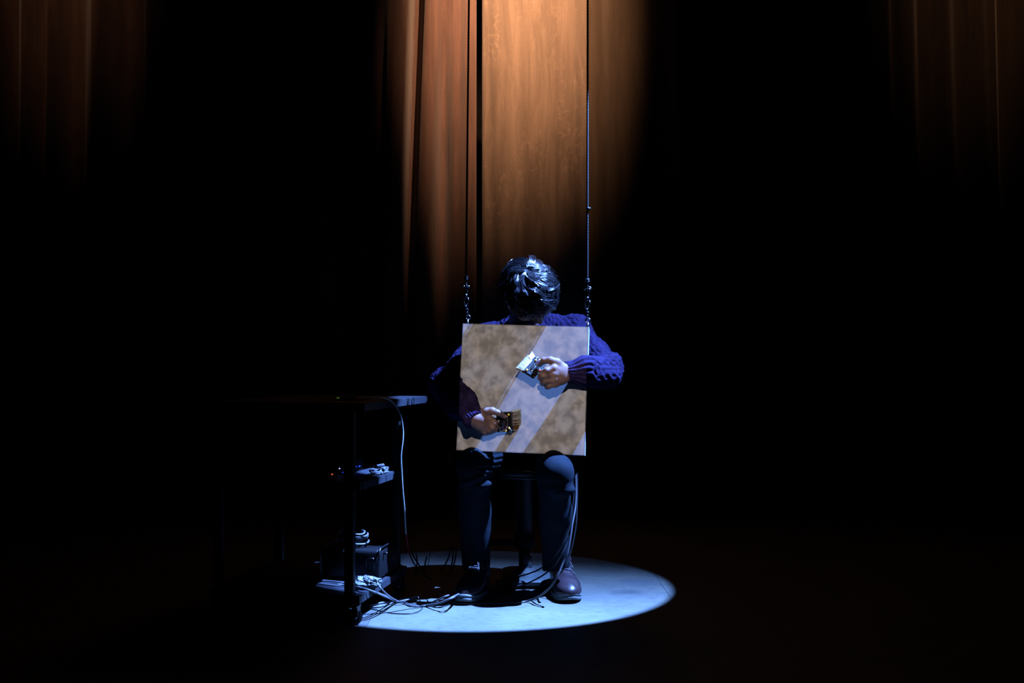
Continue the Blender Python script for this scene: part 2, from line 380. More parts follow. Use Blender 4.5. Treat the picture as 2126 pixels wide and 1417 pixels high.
# ------------------------------------------------------------------ implicit surfaces (one continuous skin from blended shapes)
class SDF:
    def __init__(s, lo, hi, h):
        s.lo = np.array(lo, float); s.h = h; s.n = (np.ceil((np.array(hi) - s.lo) / h).astype(int) + 1)
        s.a = np.full(s.n, .5, np.float32)
    def _sub(s, lo, hi, pad):
        i0 = np.maximum(0, np.floor((np.array(lo) - pad - s.lo) / s.h).astype(int)); i1 = np.minimum(s.n, np.ceil((np.array(hi) + pad - s.lo) / s.h).astype(int) + 1)
        if (i1 <= i0).any(): return None
        ax = [s.lo[k] + s.h * np.arange(i0[k], i1[k]) for k in range(3)]
        X, Y, Z = np.meshgrid(*ax, indexing='ij', sparse=True)
        return tuple(slice(i0[k], i1[k]) for k in range(3)), X, Y, Z
    def _mix(s, sl, d, k, op):
        a = s.a[sl]
        if op == 'sub': d = -d
        if k <= 0: s.a[sl] = np.minimum(a, d) if op == 'add' else np.maximum(a, d); return
        hh = np.maximum(k - np.abs(a - d), 0) / k
        s.a[sl] = (np.minimum(a, d) - hh * hh * k * .25) if op == 'add' else (np.maximum(a, d) + hh * hh * k * .25)
    def cone(s, a, b, ra, rb, k=.012, op='add'):
        a = np.array(a, float); b = np.array(b, float); r = max(ra, rb)
        g = s._sub(np.minimum(a, b) - r, np.maximum(a, b) + r, k + 3 * s.h)
        if g is None: return s
        sl, X, Y, Z = g; ab = b - a; L2 = ab.dot(ab) + 1e-12
        t = np.clip(((X - a[0]) * ab[0] + (Y - a[1]) * ab[1] + (Z - a[2]) * ab[2]) / L2, 0, 1)
        d = np.sqrt((X - a[0] - t * ab[0]) ** 2 + (Y - a[1] - t * ab[1]) ** 2 + (Z - a[2] - t * ab[2]) ** 2) - (ra + (rb - ra) * t)
        s._mix(sl, d, k, op); return s
    def chain(s, pts, rad, k=.012):
        for i in range(len(pts) - 1): s.cone(pts[i], pts[i + 1], rad[i], rad[i + 1], k)
        return s
    def ell(s, c, rad, rot=None, k=.012, op='add'):
        c = np.array(c, float); rad = np.array(rad, float); R_ = np.eye(3) if rot is None else np.array(rot); m = rad.max()
        g = s._sub(c - m, c + m, k + 3 * s.h)
        if g is None: return s
        sl, X, Y, Z = g; x, y, z = X - c[0], Y - c[1], Z - c[2]
        q = [(R_[0, i] * x + R_[1, i] * y + R_[2, i] * z) for i in range(3)]
        k0 = np.sqrt(sum((q[i] / rad[i]) ** 2 for i in range(3))); k1 = np.sqrt(sum((q[i] / rad[i] ** 2) ** 2 for i in range(3))) + 1e-6
        s._mix(sl, k0 * (k0 - 1) / k1, k, op); return s
    def half(s, p, n, k=0):
        """cut away everything on the +n side"""
        n = np.array(n, float); n /= np.linalg.norm(n)
        sl, X, Y, Z = s._sub(s.lo, s.lo + s.n * s.h, 0)
        d = (X - p[0]) * n[0] + (Y - p[1]) * n[1] + (Z - p[2]) * n[2]
        s.a = np.maximum(s.a, d.astype(np.float32)); return s
    def mesh(s):
        F = s.a; F[0] = F[-1] = .5; F[:, 0] = F[:, -1] = .5; F[:, :, 0] = F[:, :, -1] = .5
        S = F < 0; n = np.array(F.shape)
        cnt = np.zeros(n - 1, np.int8)
        for dx in (0, 1):
            for dy in (0, 1):
                for dz in (0, 1): cnt += S[dx:n[0] - 1 + dx, dy:n[1] - 1 + dy, dz:n[2] - 1 + dz]
        C = np.argwhere((cnt > 0) & (cnt < 8)); idx = np.full(n - 1, -1, np.int32); idx[tuple(C.T)] = np.arange(len(C))
        acc = np.zeros((len(C), 3)); w = np.zeros(len(C))
        co = [(x, y, z) for x in (0, 1) for y in (0, 1) for z in (0, 1)]
        for i, a in enumerate(co):
            for b_ in co[i + 1:]:
                if sum(abs(a[k] - b_[k]) for k in range(3)) != 1: continue
                fa = F[C[:, 0] + a[0], C[:, 1] + a[1], C[:, 2] + a[2]]; fb = F[C[:, 0] + b_[0], C[:, 1] + b_[1], C[:, 2] + b_[2]]
                mk = (fa < 0) != (fb < 0); t = np.where(mk, fa / np.where(mk, fa - fb, 1), 0)
                acc += mk[:, None] * (np.array(a) + t[:, None] * (np.array(b_) - np.array(a))); w += mk
        V = s.lo + s.h * (C + acc / w[:, None]); Q = []
        for ax in range(3):
            u, v = [(1, 2), (2, 0), (0, 1)][ax]
            sl0 = [slice(None)] * 3; sl1 = [slice(None)] * 3; sl0[ax] = slice(0, -1); sl1[ax] = slice(1, None)
            A, B = S[tuple(sl0)], S[tuple(sl1)]
            for rev in (0, 1):
                E = np.argwhere((A & ~B) if not rev else (~A & B)); E = E[(E[:, u] > 0) & (E[:, v] > 0)]
                if not len(E): continue
                du = np.zeros(3, int); du[u] = 1; dv = np.zeros(3, int); dv[v] = 1
                q = np.stack([idx[tuple((E - du - dv).T)], idx[tuple((E - dv).T)], idx[tuple(E.T)], idx[tuple((E - du).T)]], 1)
                Q.append(q if not rev else q[:, ::-1])
        Q = np.vstack(Q)
        return V, Q[(Q >= 0).all(1)]

def normals(V, Q):
    a = V[Q[:, 2]] - V[Q[:, 0]]; b_ = V[Q[:, 3]] - V[Q[:, 1]]; f = np.cross(a, b_); N = np.zeros_like(V)
    for i in range(4): np.add.at(N, Q[:, i], f)
    return N / (np.linalg.norm(N, axis=1)[:, None] + 1e-12)

def relax(V, Q, it=2, lam=.5):
    for _ in range(it):
        A = np.zeros_like(V); w = np.zeros(len(V))
        for i in range(4):
            j = (i + 1) % 4; np.add.at(A, Q[:, i], V[Q[:, j]]); np.add.at(w, Q[:, i], 1); np.add.at(A, Q[:, j], V[Q[:, i]]); np.add.at(w, Q[:, j], 1)
        V = V + lam * (A / w[:, None] - V)
    return V

def fbm(P, scale, seed=0):
    """cheap smooth pseudo noise, summed plane waves"""
    r = np.random.default_rng(seed); out = np.zeros(len(P))
    for i in range(14):
        d = r.normal(size=3); d /= np.linalg.norm(d); f = scale * r.uniform(.6, 1.9)
        out += np.sin(P @ d * f * 2 * PI + r.uniform(0, 6.28)) / 14 ** .5
    return out

# ------------------------------------------------------------------ setting
g = MB(); g.box((0, 1.0, -.05), (14, 12, .1)); fl = g.build('floor', M['floor'], smooth=False, at=(0, 0, 0)); fl['kind'] = 'structure'
g = MB(); g.box((0, 3.2, 3), (14, .1, 6)); o = g.build('wall_back', M['wallblack'], smooth=False); o['kind'] = 'structure'

# ------------------------------------------------------------------ curtains
CD = CURT_Y - CAMY
def cx(px): return (px - 1063) / FPX * CD
def smooth_profile(keys, x):
    k = np.array(keys, float); xs, ys = k[:, 0], k[:, 1]
    i = np.clip(np.searchsorted(xs, x) - 1, 0, len(xs) - 2); t = np.clip((x - xs[i]) / (xs[i + 1] - xs[i]), 0, 1); t = t * t * (3 - 2 * t)
    return ys[i] + (ys[i + 1] - ys[i]) * t
def curtain(keys, x0, x1, label, material, drift=lambda x, z: 0, base=0.0, mod=None, step=.008, hem=True):
    xs = np.arange(x0, x1 + 1e-6, step); zs = np.concatenate([np.linspace(.02, 3.9, 60)])
    nx, nz = len(xs), len(zs); X, Z = np.meshgrid(xs, zs, indexing='ij')
    Xe = X + drift(X, Z)
    Y = smooth_profile(keys, Xe.ravel()).reshape(X.shape)
    Y = Y + .006 * np.sin(X * 31 + Z * .8) + .004 * np.sin(X * 77 + Z * 1.7 + 1)
    if mod is not None: Y = Y * mod(X, Z)
    Yf = CURT_Y + base + Y
    Vf = np.stack([X, Yf, Z], -1).reshape(-1, 3); Vb = Vf + np.array((0, .006, 0)); F = []
    for i in range(nx - 1):
        for j in range(nz - 1):
            a = i * nz + j; F.append((a, a + nz, a + nz + 1, a + 1)); b_ = a + nx * nz; F.append((b_, b_ + 1, b_ + nz + 1, b_ + nz))
    n = nx * nz
    for j in range(nz - 1):
        F.append((j, j + 1, n + j + 1, n + j)); a = (nx - 1) * nz + j; F.append((a, n + a, n + a + 1, a + 1))
    o = link('stage_curtain', np.vstack([Vf, Vb]), F, material, at=((x0 + x1) / 2, CURT_Y + base, .02))
    return tag(o, label, 'curtain', 'stage curtains')

# folds of the left curtain: keys are (x, depth offset); negative = towards the audience
def px_keys(l): return [(cx(p), d) for p, d in l]
kl = px_keys([(-400, 0), (-300, -.08), (-220, .02), (-150, -.06), (-80, .04), (-20, -.05), (20, .03), (52, -.05), (82, .04), (105, -.07), (140, .06), (160, .05), (200, -.08), (245, .07), (285, .05), (300, .02), (345, .08),
              (400, 0), (460, .07), (520, -.02), (590, .06), (650, -.03), (720, .05), (780, .04), (826, -.09), (846, -.08), (858, .13), (866, .13), (886, -.05), (900, -.04), (925, .07), (948, .0), (980, -.05), (993, -.04)])
def dr(x, z):
    # folds lean: they drift sideways lower down
    return np.where(x > cx(800), (2.72 - z) * .035 * np.clip((cx(985) - x) / .3, 0, 1), 0)
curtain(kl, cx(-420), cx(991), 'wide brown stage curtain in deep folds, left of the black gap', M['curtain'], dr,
        mod=lambda x, z: np.where((x > cx(893)) & (x < cx(960)), np.clip((2.95 - z) / .95, .05, 1.15), 1.0) * np.clip(1, 0, 1))
kc = px_keys([(997, .02), (1006, -.015), (1040, -.03), (1110, -.035), (1190, -.02), (1212, -.012), (1222, -.005)])
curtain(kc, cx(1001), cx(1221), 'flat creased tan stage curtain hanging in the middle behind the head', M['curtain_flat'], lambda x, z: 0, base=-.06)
kr = px_keys([(1205, .05), (1240, .0), (1290, .03), (1350, .07), (1420, -.01), (1500, .07), (1570, 0), (1640, .07), (1700, .0), (1780, .07), (1835, .05), (1852, .0), (1876, .05), (1884, .01), (1905, .005), (1930, .06), (1950, .05), (1975, -.01),
              (2010, .02), (2040, -.03), (2075, -.02), (2100, .06), (2150, -.02), (2220, .06), (2300, -.03), (2380, .06), (2500, 0), (2560, .04)])
curtain(kr, cx(1212), cx(2540), 'wide brown stage curtain to the right of the flat middle one', M['curtain_shaded'], lambda x, z: (z - 2) * .01, base=.03)

# ------------------------------------------------------------------ hanging canvas panel
TL, TR, BR_, BL = PC['TL'], PC['TR'], PC['BR'], PC['BL']
ex = (TR - TL); ex /= np.linalg.norm(ex); up = (TL - BL); up /= np.linalg.norm(up); en = np.cross(ex, up)  # points to audience? fix sign
if en[1] > 0: en = -en
def grid_panel():
    n = 24; V = []; F = []
    for side in (0, 1):
        for i in range(n + 1):
            for j in range(n + 1):
                s_, t_ = i / n, j / n
                p = (TL * (1 - s_) + TR * s_) * (1 - t_) + (BL * (1 - s_) + BR_ * s_) * t_
                th = .042 * (1 - t_) + .026 * t_
                rim = min(s_, 1 - s_, t_, 1 - t_)
                q = p if side == 0 else p - en * th
                V.append(q)
    N = (n + 1) ** 2; id_ = lambda s, i, j: s * N + i * (n + 1) + j
    for i in range(n):
        for j in range(n):
            F.append((id_(0, i, j), id_(0, i, j + 1), id_(0, i + 1, j + 1), id_(0, i + 1, j)))
            F.append((id_(1, i, j), id_(1, i + 1, j), id_(1, i + 1, j + 1), id_(1, i, j + 1)))
    for k in range(n):
        F.append((id_(0, k, 0), id_(0, k + 1, 0), id_(1, k + 1, 0), id_(1, k, 0))); F.append((id_(0, k, n), id_(1, k, n), id_(1, k + 1, n), id_(0, k + 1, n)))
        F.append((id_(0, 0, k), id_(1, 0, k), id_(1, 0, k + 1), id_(0, 0, k + 1))); F.append((id_(0, n, k), id_(0, n, k + 1), id_(1, n, k + 1), id_(1, n, k)))
    return V, F
V, F = grid_panel()
PORG = (TL + TR + BL + BR_) / 4
panel = thing('canvas_panel', (BL + BR_) / 2, 'square white canvas panel hanging on two cords before the seated person', 'canvas panel')
link('canvas', V, F, M['board'], panel, smooth=False)
bolts = []
for px_, s_ in ((966.5, 0), (1219, 1)):
    base = (TL if s_ == 0 else TR) - en * .03 + ex * (.010 if s_ == 0 else -.006)
    g = MB(); g.tube([base - up * .01, base + up * .020], .0042, 12)
    g.lathe([(.002, 0), (.009, .0), (.009, .003), (.002, .003)], base, up, 16)
    g.tube([base + up * .020 + ex * (.0075 * math.cos(t)) + up * (.0075 * math.sin(t) + .007) for t in np.linspace(0, 2 * PI, 24, endpoint=False)], .0026, 8, closed=True)
    g.build('eye_bolt', M['steel'], panel); bolts.append(base + up * .034)

# ------------------------------------------------------------------ cords with hooks
def rope(p0, p1, name='rope', parent=None, r=.0022, off=.0020, pitch=.016, m=None):
    p0, p1 = np.array(p0), np.array(p1); L = np.linalg.norm(p1 - p0); T = (p1 - p0) / L
    N = np.cross(T, (0, 1, 0)); N /= np.linalg.norm(N); B = np.cross(T, N); g = MB()
    n = int(L / .0035)
    for ph in (0, 2.094, 4.189):
        t = np.linspace(0, L, n); a = t / pitch * 2 * PI + ph
        g.tube(p0 + T * t[:, None] + off * (np.cos(a)[:, None] * N + np.sin(a)[:, None] * B), r, 5)
    return g.build(name, m or M['cord'], parent)
def oval(c, a, b_, axis_u, axis_v, r, seg=32, frac=1.0, start=0):
    t = np.linspace(start, start + 2 * PI * frac, seg, endpoint=frac < 1)
    return np.array(c) + np.outer(a * np.cos(t), axis_u) + np.outer(b_ * np.sin(t), axis_v)
def hang(px_top, px_bot, py_knot, d, bolt, label, side):
    top = W(px_top, -330, d); kn = W(px_bot, py_knot, d); X, Y, Z = np.eye(3)
    t = thing('hanging_cord', kn, label, 'cord', 'cords holding up the canvas panel')
    rope(kn, top, 'rope', t)
    g = MB()   # stopper knot
    for k in range(3):
        c = kn + Z * (.004 - .004 * k); g.tube(oval(c, .0052, .0052, X, Y * .9 + Z * .25, .0028, 18, start=k), .0030, 8, closed=True)
    g.build('knot', M['cord'], t)
    # loop of doubled cord to the clamp
    clampz = kn - Z * .030
    rope(clampz, kn, 'rope_tail', t, r=.0018, off=.0024, pitch=.014)
    g = MB()
    g.box(clampz, (.020, .008, .0055), bev=.0015); g.tube([clampz + X * .007 * side + Y * -.008, clampz + X * .007 * side + Y * .008], .003, 8)
    g.tube(oval(clampz + X * .005 * side, .009, .008, X, Z, .002, 20, frac=.75, start=-PI / 2), .0021, 8)
    g.lathe([(.0012, -.004), (.0045, -.004), (.0045, .002), (.0012, .002)], clampz + X * -.009 * side, (0, -1, .3), 6)
    g.build('rope_clamp', M['steel'], t)
    c2 = clampz - Z * .022   # thimble / swivel
    g = MB(); g.tube(oval(c2, .0055, .014, X, Z, .002), .0021, 8, closed=True); g.build('ring', M['steel'], t)
    # snap hook
    c3 = (c2 - Z * .028)
    g = MB(); g.tube(oval(c3, .0075, .019, X * .96 + Y * .28, Z, .003, 34, frac=.86, start=1.2), .0028, 9)
    g.lathe([(.0025, -.007), (.0048, -.006), (.0048, .006), (.0025, .007)], c3 + Z * .017, (0, 0, 1), 12)
    h = g.build('snap_hook', M['steel'], t)
    g = MB(); g.tube([c3 + X * .0075 + Z * .012, c3 + X * .0085 - Z * .010], .0020, 8); g.build('hook_gate', M['darksteel'], h)
    c4 = c3 - Z * .019; zz = np.linspace(c4[2], bolt[2], 4)
    g = MB()   # two chain links to the eye bolt
    for k in range(3):
        f0 = (k + .5) / 3; c = c4 + (bolt - c4) * f0; hl = np.linalg.norm(bolt - c4) / 6 * 1.25
        uu = X if k % 2 else (Y * .8 + X * .6)
        g.tube(oval(c, .0042, max(hl, .006), uu, Z, .0018), .0017, 8, closed=True)
    g.build('chain', M['darksteel'], t)
    return t
dl = 3.515 + .03; dr_ = 3.435 + .03
tl_ = hang(977, 967.5, 577, bolts[0][1] - CAMY, bolts[0], 'black twisted cord with snap hook, holding the canvas at its left corner', -1)
tr_ = hang(1220.5, 1219.5, 582, bolts[1][1] - CAMY, bolts[1], 'black twisted cord lit blue, holding the canvas at its right corner', 1)
kp = W(1221, 433, bolts[1][1] - CAMY); g = MB()
g.lathe([(.002, -.006), (.0055, -.005), (.0055, .005), (.002, .006)], kp, (0, 0, 1), 12); g.tube([kp, kp + np.array((.009, -.002, .001))], .0028, 8)
g.build('cord_stopper', M['cord'], tr_)

# ------------------------------------------------------------------ person
def nrm(v): v = np.array(v, float); return v / np.linalg.norm(v)
HC = W(1098, 606, 3.480)
hf = nrm((.42, -.30, -.86)); hu = np.array((.10, -.86, .50)); hu = nrm(hu - hf * hu.dot(hf)); hs = np.cross(hf, hu)  # hs: towards one ear
HR = np.stack([hs, hf, hu], 1)
def H(s_, f_, u_): return HC + hs * s_ + hf * f_ + hu * u_
neck = W(1086, 688, 3.67)
shR, shL = W(1012, 708, 3.69), W(1190, 694, 3.67)
elR, elL = W(926, 800, 3.52), W(1262, 769, 3.49)
fmL = W(1222, 769, 3.398)
wrR, wrL = W(984, 868, 3.39), W(1184, 772, 3.388)
chest, belly, pelv = W(1092, 770, 3.68), W(1086, 850, 3.71), np.array((.03, .31, .520))
hipR, hipL = pelv + (-.10, 0, -.005), pelv + (.14, 0, -.005)
knR, knL = W(984, 965, 3.462), W(1153, 976, 3.382)
anR, anL = W(990, 1172, 3.585), W(1155, 1176, 3.53)
toeR, toeL = FL(970, 1240), FL(1180, 1244)

LH = {  # left hand (image right): chains in pixels + distance
    'thumb': ([(1172, 764, 3.368), (1156, 752, 3.357), (1142, 747, 3.352), (1129, 748, 3.358), (1119.5, 756, 3.378)], [.015, .0135, .0112, .0100, .0080]),
    'index': ([(1150, 764, 3.347), (1135, 769, 3.338), (1126, 775, 3.355), (1128, 779, 3.378)], [.0120, .0105, .0095, .0082]),
    'middle': ([(1149, 776, 3.346), (1128, 780, 3.342), (1122, 784, 3.365), (1127, 787, 3.385)], [.0122, .0108, .0096, .0082]),
    'ring': ([(1150, 787, 3.350), (1131, 791, 3.347), (1127, 795, 3.370), (1133, 797, 3.388)], [.0118, .0102, .0092, .0080]),
    'pinky': ([(1153, 796, 3.358), (1140, 801, 3.355), (1136, 803, 3.373), (1141, 803, 3.388)], [.0105, .0088, .0080, .0070])}
RH = {
    'thumb': ([(996, 860, 3.393), (1009, 853.5, 3.384), (1022, 852, 3.378), (1036, 857, 3.386), (1047.5, 865, 3.402)], [.015, .0130, .0108, .0096, .0078]),
    'index': ([(1014, 868, 3.388), (1026, 878, 3.386), (1030, 885, 3.408), (1026, 888, 3.430)], [.0122, .0108, .0095, .0080]),
    'middle': ([(1012, 877, 3.390), (1022, 887, 3.386), (1026, 892, 3.408), (1021, 894, 3.430)], [.0122, .0108, .0095, .0080]),
    'ring': ([(1008, 884, 3.394), (1015, 892, 3.392), (1018, 896, 3.412), (1013, 897, 3.430)], [.0115, .0100, .0090, .0078]),
    'pinky': ([(1002, 889, 3.400), (1006, 896, 3.398), (1009, 899, 3.416), (1005, 900, 3.430)], [.0102, .0086, .0078, .0068])}

b_ = SDF((-.34, -.26, 0), (.42, .52, 1.2), .003)
# torso and limbs
b_.ell(chest, (.13, .085, .16), k=.04).ell(belly, (.12, .09, .13), k=.05).ell(pelv, (.14, .10, .09), k=.05)
b_.cone(neck, shR, .05, .045, .03).cone(neck, shL, .05, .045, .03).cone(neck, chest, .06, .09, .04)
b_.chain([shR, elR], [.042, .034]).chain([elR, wrR], [.034, .023]).chain([shL, elL], [.042, .034]).chain([elL, fmL, wrL], [.034, .030, .023])
b_.chain([hipR, knR], [.07, .045], .03).chain([knR, anR], [.045, .028]).chain([hipL, knL], [.07, .045], .03).chain([knL, anL], [.045, .028])
b_.chain([anR, toeR + (0, 0, .03)], [.028, .024]).chain([anL, toeL + (0, 0, .03)], [.028, .024])
# neck + head
b_.cone(neck + (0, .01, -.02), H(0, -.018, -.055), .052, .050, .02)
b_.ell(H(0, 0, .005), (.074, .092, .086), HR, .01).ell(H(0, .030, -.055), (.056, .058, .058), HR, .03)
b_.ell(H(0, .062, -.098), (.022, .018, .016), HR, .02)
b_.cone(H(0, .086, .012), H(0, .104, -.030), .0075, .0105, .012)          # nose
b_.ell(H(.013, .094, -.034), (.008, .009, .007), HR, .006).ell(H(-.013, .094, -.034), (.008, .009, .007), HR, .006)
b_.ell(H(0, .088, -.058), (.022, .008, .005), HR, .005).ell(H(0, .086, -.068), (.020, .009, .006), HR, .005)   # lips
b_.cone(H(-.045, .080, .022), H(.045, .080, .022), .008, .008, .015)       # brow
for sg in (-1, 1):
    b_.ell(H(.030 * sg, .090, .004), (.016, .012, .010), HR, .01, 'sub').ell(H(.030 * sg, .076, .003), (.012, .012, .010), HR, .002)
    b_.ell(H(.044 * sg, .066, -.025), (.022, .016, .018), HR, .02)                # cheekbone
    b_.ell(H(.077 * sg, -.006, -.012), (.007, .017, .031), HR, .006).ell(H(.083 * sg, -.002, -.010), (.005, .009, .018), HR, .004, 'sub')
# hands: palm fan + five fingers each
for Hd, wr in ((LH, wrL), (RH, wrR)):
    for f_ in ('index', 'middle', 'ring', 'pinky'):
        m0 = W(*Hd[f_][0][0]); mid = wr * .45 + m0 * .55
        b_.cone(wr, mid, .021, .0175, .014); b_.cone(mid, m0, .0175, .0128, .012)
    for f_, (pts, rad) in Hd.items():
        P = [W(*p) for p in pts]
        b_.chain(P, rad, .0045 if f_ != 'thumb' else .008)
        if f_ != 'thumb': b_.cone(P[0], P[0] + (P[0] - P[1]) * .1, rad[0] + .0012, rad[0], .006)   # knuckle
V, Q = b_.mesh(); V = relax(V, Q, 1, .35); del b_
person = link('person', V, Q, M['skin'], at=(.03, .12, 0))
tag(person, 'person seated behind the canvas, head bowed, in navy cable knit sweater, holding two brushes', 'person')

# nails
def nail(tip, prev, toward, nm='fingernail'):
    a = nrm(tip - prev); n_ = np.array(toward, float); n_ = nrm(n_ - a * n_.dot(a)); s_ = np.cross(a, n_)
    c = tip + n_ * .0072 + a * .001
    g = MB(); P = []
    for i in range(6):
        for j in range(6):
            x, y = (i / 5 - .5) * 2, (j / 5 - .5) * 2; x_ = x * math.sqrt(1 - y * y * .35)
            P.append(c + s_ * (.0052 * x_) + a * (.0062 * y) - n_ * (.0022 * x_ * x_) + n_ * .0006)
    F = [(i * 6 + j, (i + 1) * 6 + j, (i + 1) * 6 + j + 1, i * 6 + j + 1) for i in range(5) for j in range(5)]
    P += [p - n_ * .0008 for p in P]; F += [tuple(k + 36 for k in f[::-1]) for f in F]
    return g.add(P, F)
tR = [W(*p) for p in RH['thumb'][0]]; tL = [W(*p) for p in LH['thumb'][0]]
M['nail'] = mat('fingernail', (.62, .42, .36), .3, spec=.5)
g = nail(tR[-1], tR[-2], (.15, -.6, .8)); g.build('thumbnail', M['nail'], person)
g = nail(tL[-1], tL[-2], (-.2, -.75, .55)); g.build('thumbnail', M['nail'], person)

# ---- sweater
s = SDF((-.36, -.22, .44), (.46, .56, 1.02), .0030)
s.ell(chest + (0, .0, .02), (.155, .105, .17), k=.05).ell(belly, (.145, .11, .14), k=.06).ell(pelv + (0, 0, .03), (.16, .125, .085), k=.05)
s.cone(neck + (0, .012, -.008), shR + (0, 0, .0), .062, .062, .03).cone(neck + (0, .012, -.008), shL, .060, .064, .03)
s.cone(W(1150, 680, 3.66), shL, .045, .062, .03)
s.cone(neck + (0, 0, -.02), chest, .075, .11, .04)
s.chain([shR, elR], [.062, .050], .03).chain([elR, (elR + wrR) / 2, wrR + (wrR - elR) * .02], [.050, .050, .036], .03)
s.chain([shL, elL], [.064, .051], .03).chain([elL, fmL, wrL + (wrL - fmL) * .04], [.051, .044, .037], .03)
s.cone(W(1262, 782, 3.45), fmL + (0, 0, -.008), .036, .034, .03)
# neck hole and cuff openings
s.cone(neck + (0, -.025, .03), neck + (0, -.10, .10), .052, .075, .006, 'sub')
cufR = wrR + nrm(wrR - elR) * .012; cufL = wrL + nrm(wrL - fmL) * .018
s.cone(cufR + nrm(wrR - elR) * .014, cufR + nrm(wrR - elR) * .09, .028, .030, .003, 'sub')
s.cone(cufL + nrm(wrL - fmL) * .014, cufL + nrm(wrL - fmL) * .09, .030, .032, .003, 'sub')
# flat cut at the cuffs
def cutend(s, p, n, rad):
    g_ = s._sub(p - rad, p + rad, 0); sl, X, Y, Z = g_
    n = nrm(n); d = (X - p[0]) * n[0] + (Y - p[1]) * n[1] + (Z - p[2]) * n[2]
    rr = np.sqrt((X - p[0]) ** 2 + (Y - p[1]) ** 2 + (Z - p[2]) ** 2)
    s.a[sl] = np.where((rr < rad) & (d > -.02), np.maximum(s.a[sl], d), s.a[sl]).astype(np.float32)
cutend(s, cufR, wrR - elR, .075); cutend(s, cufL, wrL - fmL, .075)
V, Q = s.mesh(); del s; V = relax(V, Q, 2, .4); N = normals(V, Q)
# cable knit relief
bones = [(shR, elR, 0), (elR, cufR, 1), (shL, elL, 2), (elL, cufL, 3)]
D = np.full(len(V), 9.0); disp = np.zeros(len(V)); SEL = np.full(len(V), -1)
def cable(u, v, rib):
    cw = .040; c = (u / cw) % 1 - .5; k = np.floor(u / cw)
    ph = v / .062 * 2 * PI + k * 2.1 + .8 * np.sin(v * 19 + k)
    a1 = .20 * np.sin(ph); a2 = -a1; wd_ = .15
    s1 = np.clip(1 - ((c - a1) / wd_) ** 2, 0, 1) ** .5 * (1 + .25 * np.cos(ph)); s2 = np.clip(1 - ((c - a2) / wd_) ** 2, 0, 1) ** .5 * (1 - .25 * np.cos(ph))
    edge = np.clip(1 - ((np.abs(c) - .46) / .05) ** 2, 0, 1) ** .5 * .55
    stitch = .04 * np.sin(v / .006 * 2 * PI)
    cab = np.maximum(np.maximum(s1, s2) * (1 + stitch), edge)
    rb = np.clip(np.cos(u / .0135 * 2 * PI) * 1.4, -1, 1) * .5 + .5
    return cab * (1 - rib) + rb * rib
Uu = np.zeros(len(V)); Vv = np.zeros(len(V)); rib = np.zeros(len(V))
for a, b2, i in bones:
    ab = b2 - a; L = np.linalg.norm(ab); t = ((V - a) @ ab) / L ** 2; tc_ = np.clip(t, 0, 1); d = np.linalg.norm(V - a - tc_[:, None] * ab, axis=1) - .05
    m_ = (d < D) & (d < .035) & (t > -.15); D[m_] = d[m_]; SEL[m_] = i
    T = ab / L; n1 = nrm(np.cross(T, (0, 1, .2))); n2 = np.cross(T, n1); q = V - a
    th = np.arctan2(q @ n2, q @ n1); Uu[m_] = (th * .051)[m_] + .02; Vv[m_] = (t * L + (0 if i % 2 == 0 else .27))[m_]
    if i % 2 == 1: rib[m_] = np.clip((t[m_] * L - (L - .060)) / .01, 0, 1)
tor = SEL < 0
Uu[tor] = (V[tor, 0] - .03) * 1.0; Vv[tor] = V[tor, 2] + .3 * np.abs(V[tor, 1])
dd = cable(Uu, Vv, rib)
hole = np.linalg.norm(V - (neck + (0, -.02, .03)), axis=1)
V = V + N * ((dd * .0038 - .0018) * np.where(hole < .062, .2, 1))[:, None] + N * (fbm(V, 9, 3) * .0042)[:, None]
V = relax(V, Q, 1, .45)
sweater = link('sweater', V, Q, M['sweater'], person)
# ribbed collar
g = MB(); ca = nrm((0, -.62, .78)); cb = nrm(np.cross(ca, (1, 0, 0)))
ring = []
for t in np.linspace(0, 2 * PI, 72, endpoint=False):
    ring.append(neck + np.array((0, -.012, .018)) + np.array((1, 0, 0)) * .060 * math.cos(t) + cb * .060 * math.sin(t))
g.tube(ring, [.0095 + .0016 * (k % 2) for k in range(72)], 10, closed=True); g.build('ribbed_collar', M['sweater'], sweater)
# shirt collar
g = MB(); P = []
for i, t in enumerate(np.linspace(2.2, 4.1, 20)):
    for j, hgt in enumerate((0, .018, .030)):
        r_ = .056 - .002 * j; c = neck + np.array((0, -.006, .020)) + ca * hgt
        P.append(c + np.array((1, 0, 0)) * r_ * math.cos(t) + cb * r_ * math.sin(t))
F = [(i * 3 + j, (i + 1) * 3 + j, (i + 1) * 3 + j + 1, i * 3 + j + 1) for i in range(19) for j in range(2)]
P2 = [p + nrm(p - neck) * .002 for p in P]; n = len(P); F += [tuple(k + n for k in f[::-1]) for f in F]
g.add(P + P2, F); g.build('shirt_collar', M['shirt'], person)

